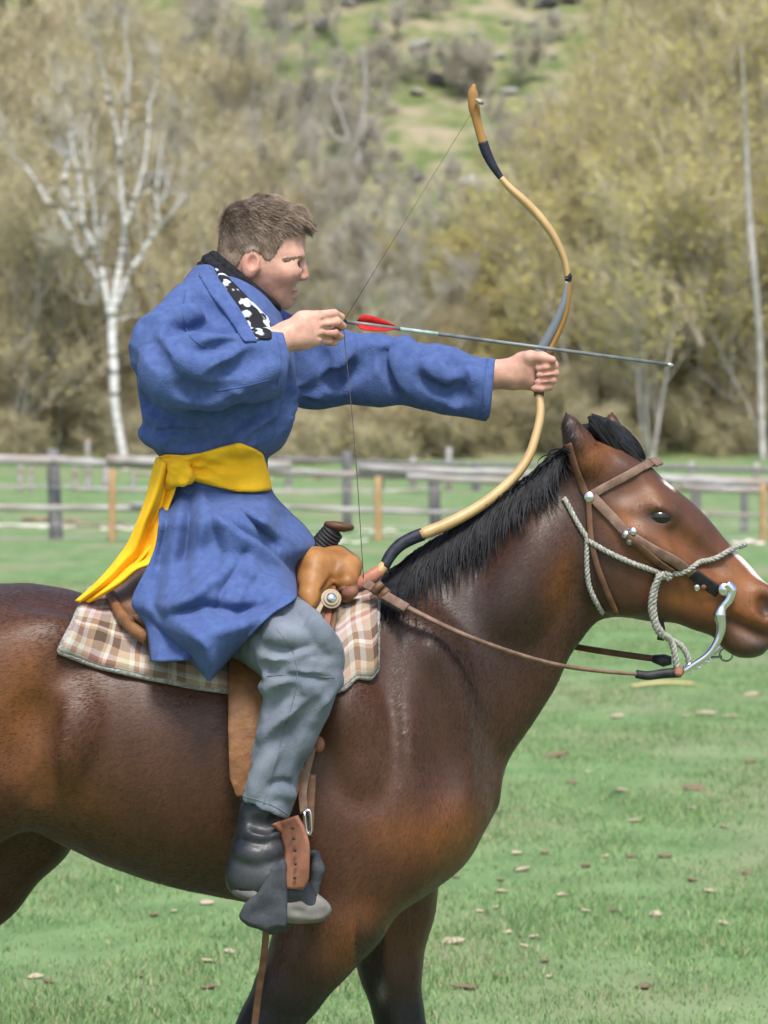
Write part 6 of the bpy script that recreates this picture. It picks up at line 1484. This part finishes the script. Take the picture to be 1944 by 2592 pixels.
limb('tip_binding', [(1222, 360), (1232, 388), (1247, 418), (1270, 453)], [.0128, .0125, .0105, .0075], M_wrap, .8)
limb('upper_limb', [(1268, 450), (1290, 475), (1330, 512), (1366, 550), (1396, 590), (1417, 630), (1431, 668), (1437, 705)], [.0075, .0095, .0110, .0115, .0105, .0095, .0085, .0078], M_wood, 1.5)
limb('limb_knot', [(1434, 690), (1438, 700), (1438, 712)], [.0075, .0100, .0075], M_wrap, 1.3)
limb('grip_splice', [(1437, 706), (1438, 745), (1431, 792), (1418, 830), (1400, 868), (1384, 900)], [.0065, .0085, .0090, .0085, .0085, .0095], M_wood2, 1.2)
p = spline([P(x, y, BY(y) - .006) for x, y in ((1434, 712), (1430, 752), (1418, 792), (1398, 835), (1372, 880), (1356, 905))], 6); MB().tube(p, np.interp(np.linspace(0, 1, len(p)), [0, .3, .8, 1], [.003, .008, .0115, .010]), 10, flat=.8).build('horn_plate', M_horn, bow)
limb('grip', [(1392, 884), (1380, 910), (1372, 940), (1366, 970), (1364, 1002)], [.013, .0145, .0150, .0142, .0125], M_lea, 1.0)
limb('lower_limb', [(1364, 998), (1368, 1040), (1360, 1090), (1336, 1160), (1290, 1220), (1219, 1278), (1137, 1324), (1064, 1354)], [.0095, .0105, .0105, .0115, .0125, .0135, .0145, .0145], M_wood, 1.1)
limb('tip_binding', [(1070, 1352), (1042, 1363), (1012, 1380), (988, 1406), (972, 1436)], [.0160, .0160, .0155, .0145, .0130], M_wrap, .9)
limb('tip', [(976, 1428), (966, 1440), (958, 1448)], [.013, .013, .0125], M_wood, .9)
limb('tip', [(964, 1444), (942, 1458), (918, 1472), (902, 1484)], [.0145, .0165, .0150, .010], M_redwood, .75)
a, b = P(1208, 262, .022), P(920, 1462, -.108); nock = P(868, 816, -.122)
MB().tube(spline([b, b * .5 + nock * .5 + np.array([.004, 0, 0]), nock], 6), .0010, 6).build('string', M_string, bow)
MB().tube([a, nock], .0006, 5).build('string', M_lea, bow)
MB().tube([P(1204, 252, .016), P(1216, 258, .012), P(1222, 262, .022)], [.003, .006, .003], 8).build('string_loop', M_rope, bow)

arrow = thing('arrow', 'slim grey arrow with red feathers laid across the drawn bow', 'arrow', P(1290, 865, -.04))
M_shaft = mat('grey arrow shaft', (.10, .115, .12), (.18, .195, .20), rough=.4, scale=40, spec=.45)
M_crest = mat('teal crest', (.22, .33, .33), (.40, .52, .50), rough=.45, scale=60)
M_feather = mat('red feather', (.42, .010, .012), (.58, .022, .022), rough=.65, scale=60, bump=.15, bscale=200, stretch=(1, 1, 4), trans=.2)
A0, A1 = P(866, 813, -.125), P(1702, 924, .035); AT = lambda px: A0 + (A1 - A0) * ((px - 866) / (1702 - 866.0))
MB().tube([AT(872), AT(1010)], .0042, 10).build('shaft', M_shaft, arrow)
MB().tube([AT(1010), AT(1104)], .00435, 10).build('cresting', M_crest, arrow)
MB().tube([AT(1104), AT(1690)], .0042, 10).build('shaft', M_shaft, arrow)
MB().tube([AT(1688), AT(1700), AT(1706)], [.0048, .0046, .001], 10).build('point', M_metal, arrow)
MB().tube([AT(858), AT(866), AT(876)], [.0055, .007, .005], 10).build('nock', M_rubber, arrow)
ax = (A1 - A0) / np.linalg.norm(A1 - A0)
for k in range(3):
    a = math.radians(100 + 120 * k); u = np.array([0, 1, 0]) - ax * ax[1]; u /= np.linalg.norm(u); w = np.cross(ax, u); d = u * math.cos(a) + w * math.sin(a)
    xs_ = np.linspace(0, 1, 13); prof = .0155 * np.minimum(1, (xs_ / .12) ** .5) * (1 - np.clip((xs_ - .25) / .75, 0, 1) ** 1.6) + .001
    V = []; 
    for t, h_ in zip(xs_, prof): c = AT(906 + 98 * t) + d * .004; V += [c, c + d * h_ * .5 + ax * -.002, c + d * h_ + ax * -.004]
    F = [(i * 3 + j, i * 3 + j + 1, (i + 1) * 3 + j + 1, (i + 1) * 3 + j) for i in range(12) for j in range(2)]
    solidify(obj('fletching', new_mesh('fletching', V, F), M_feather, arrow), .0012)
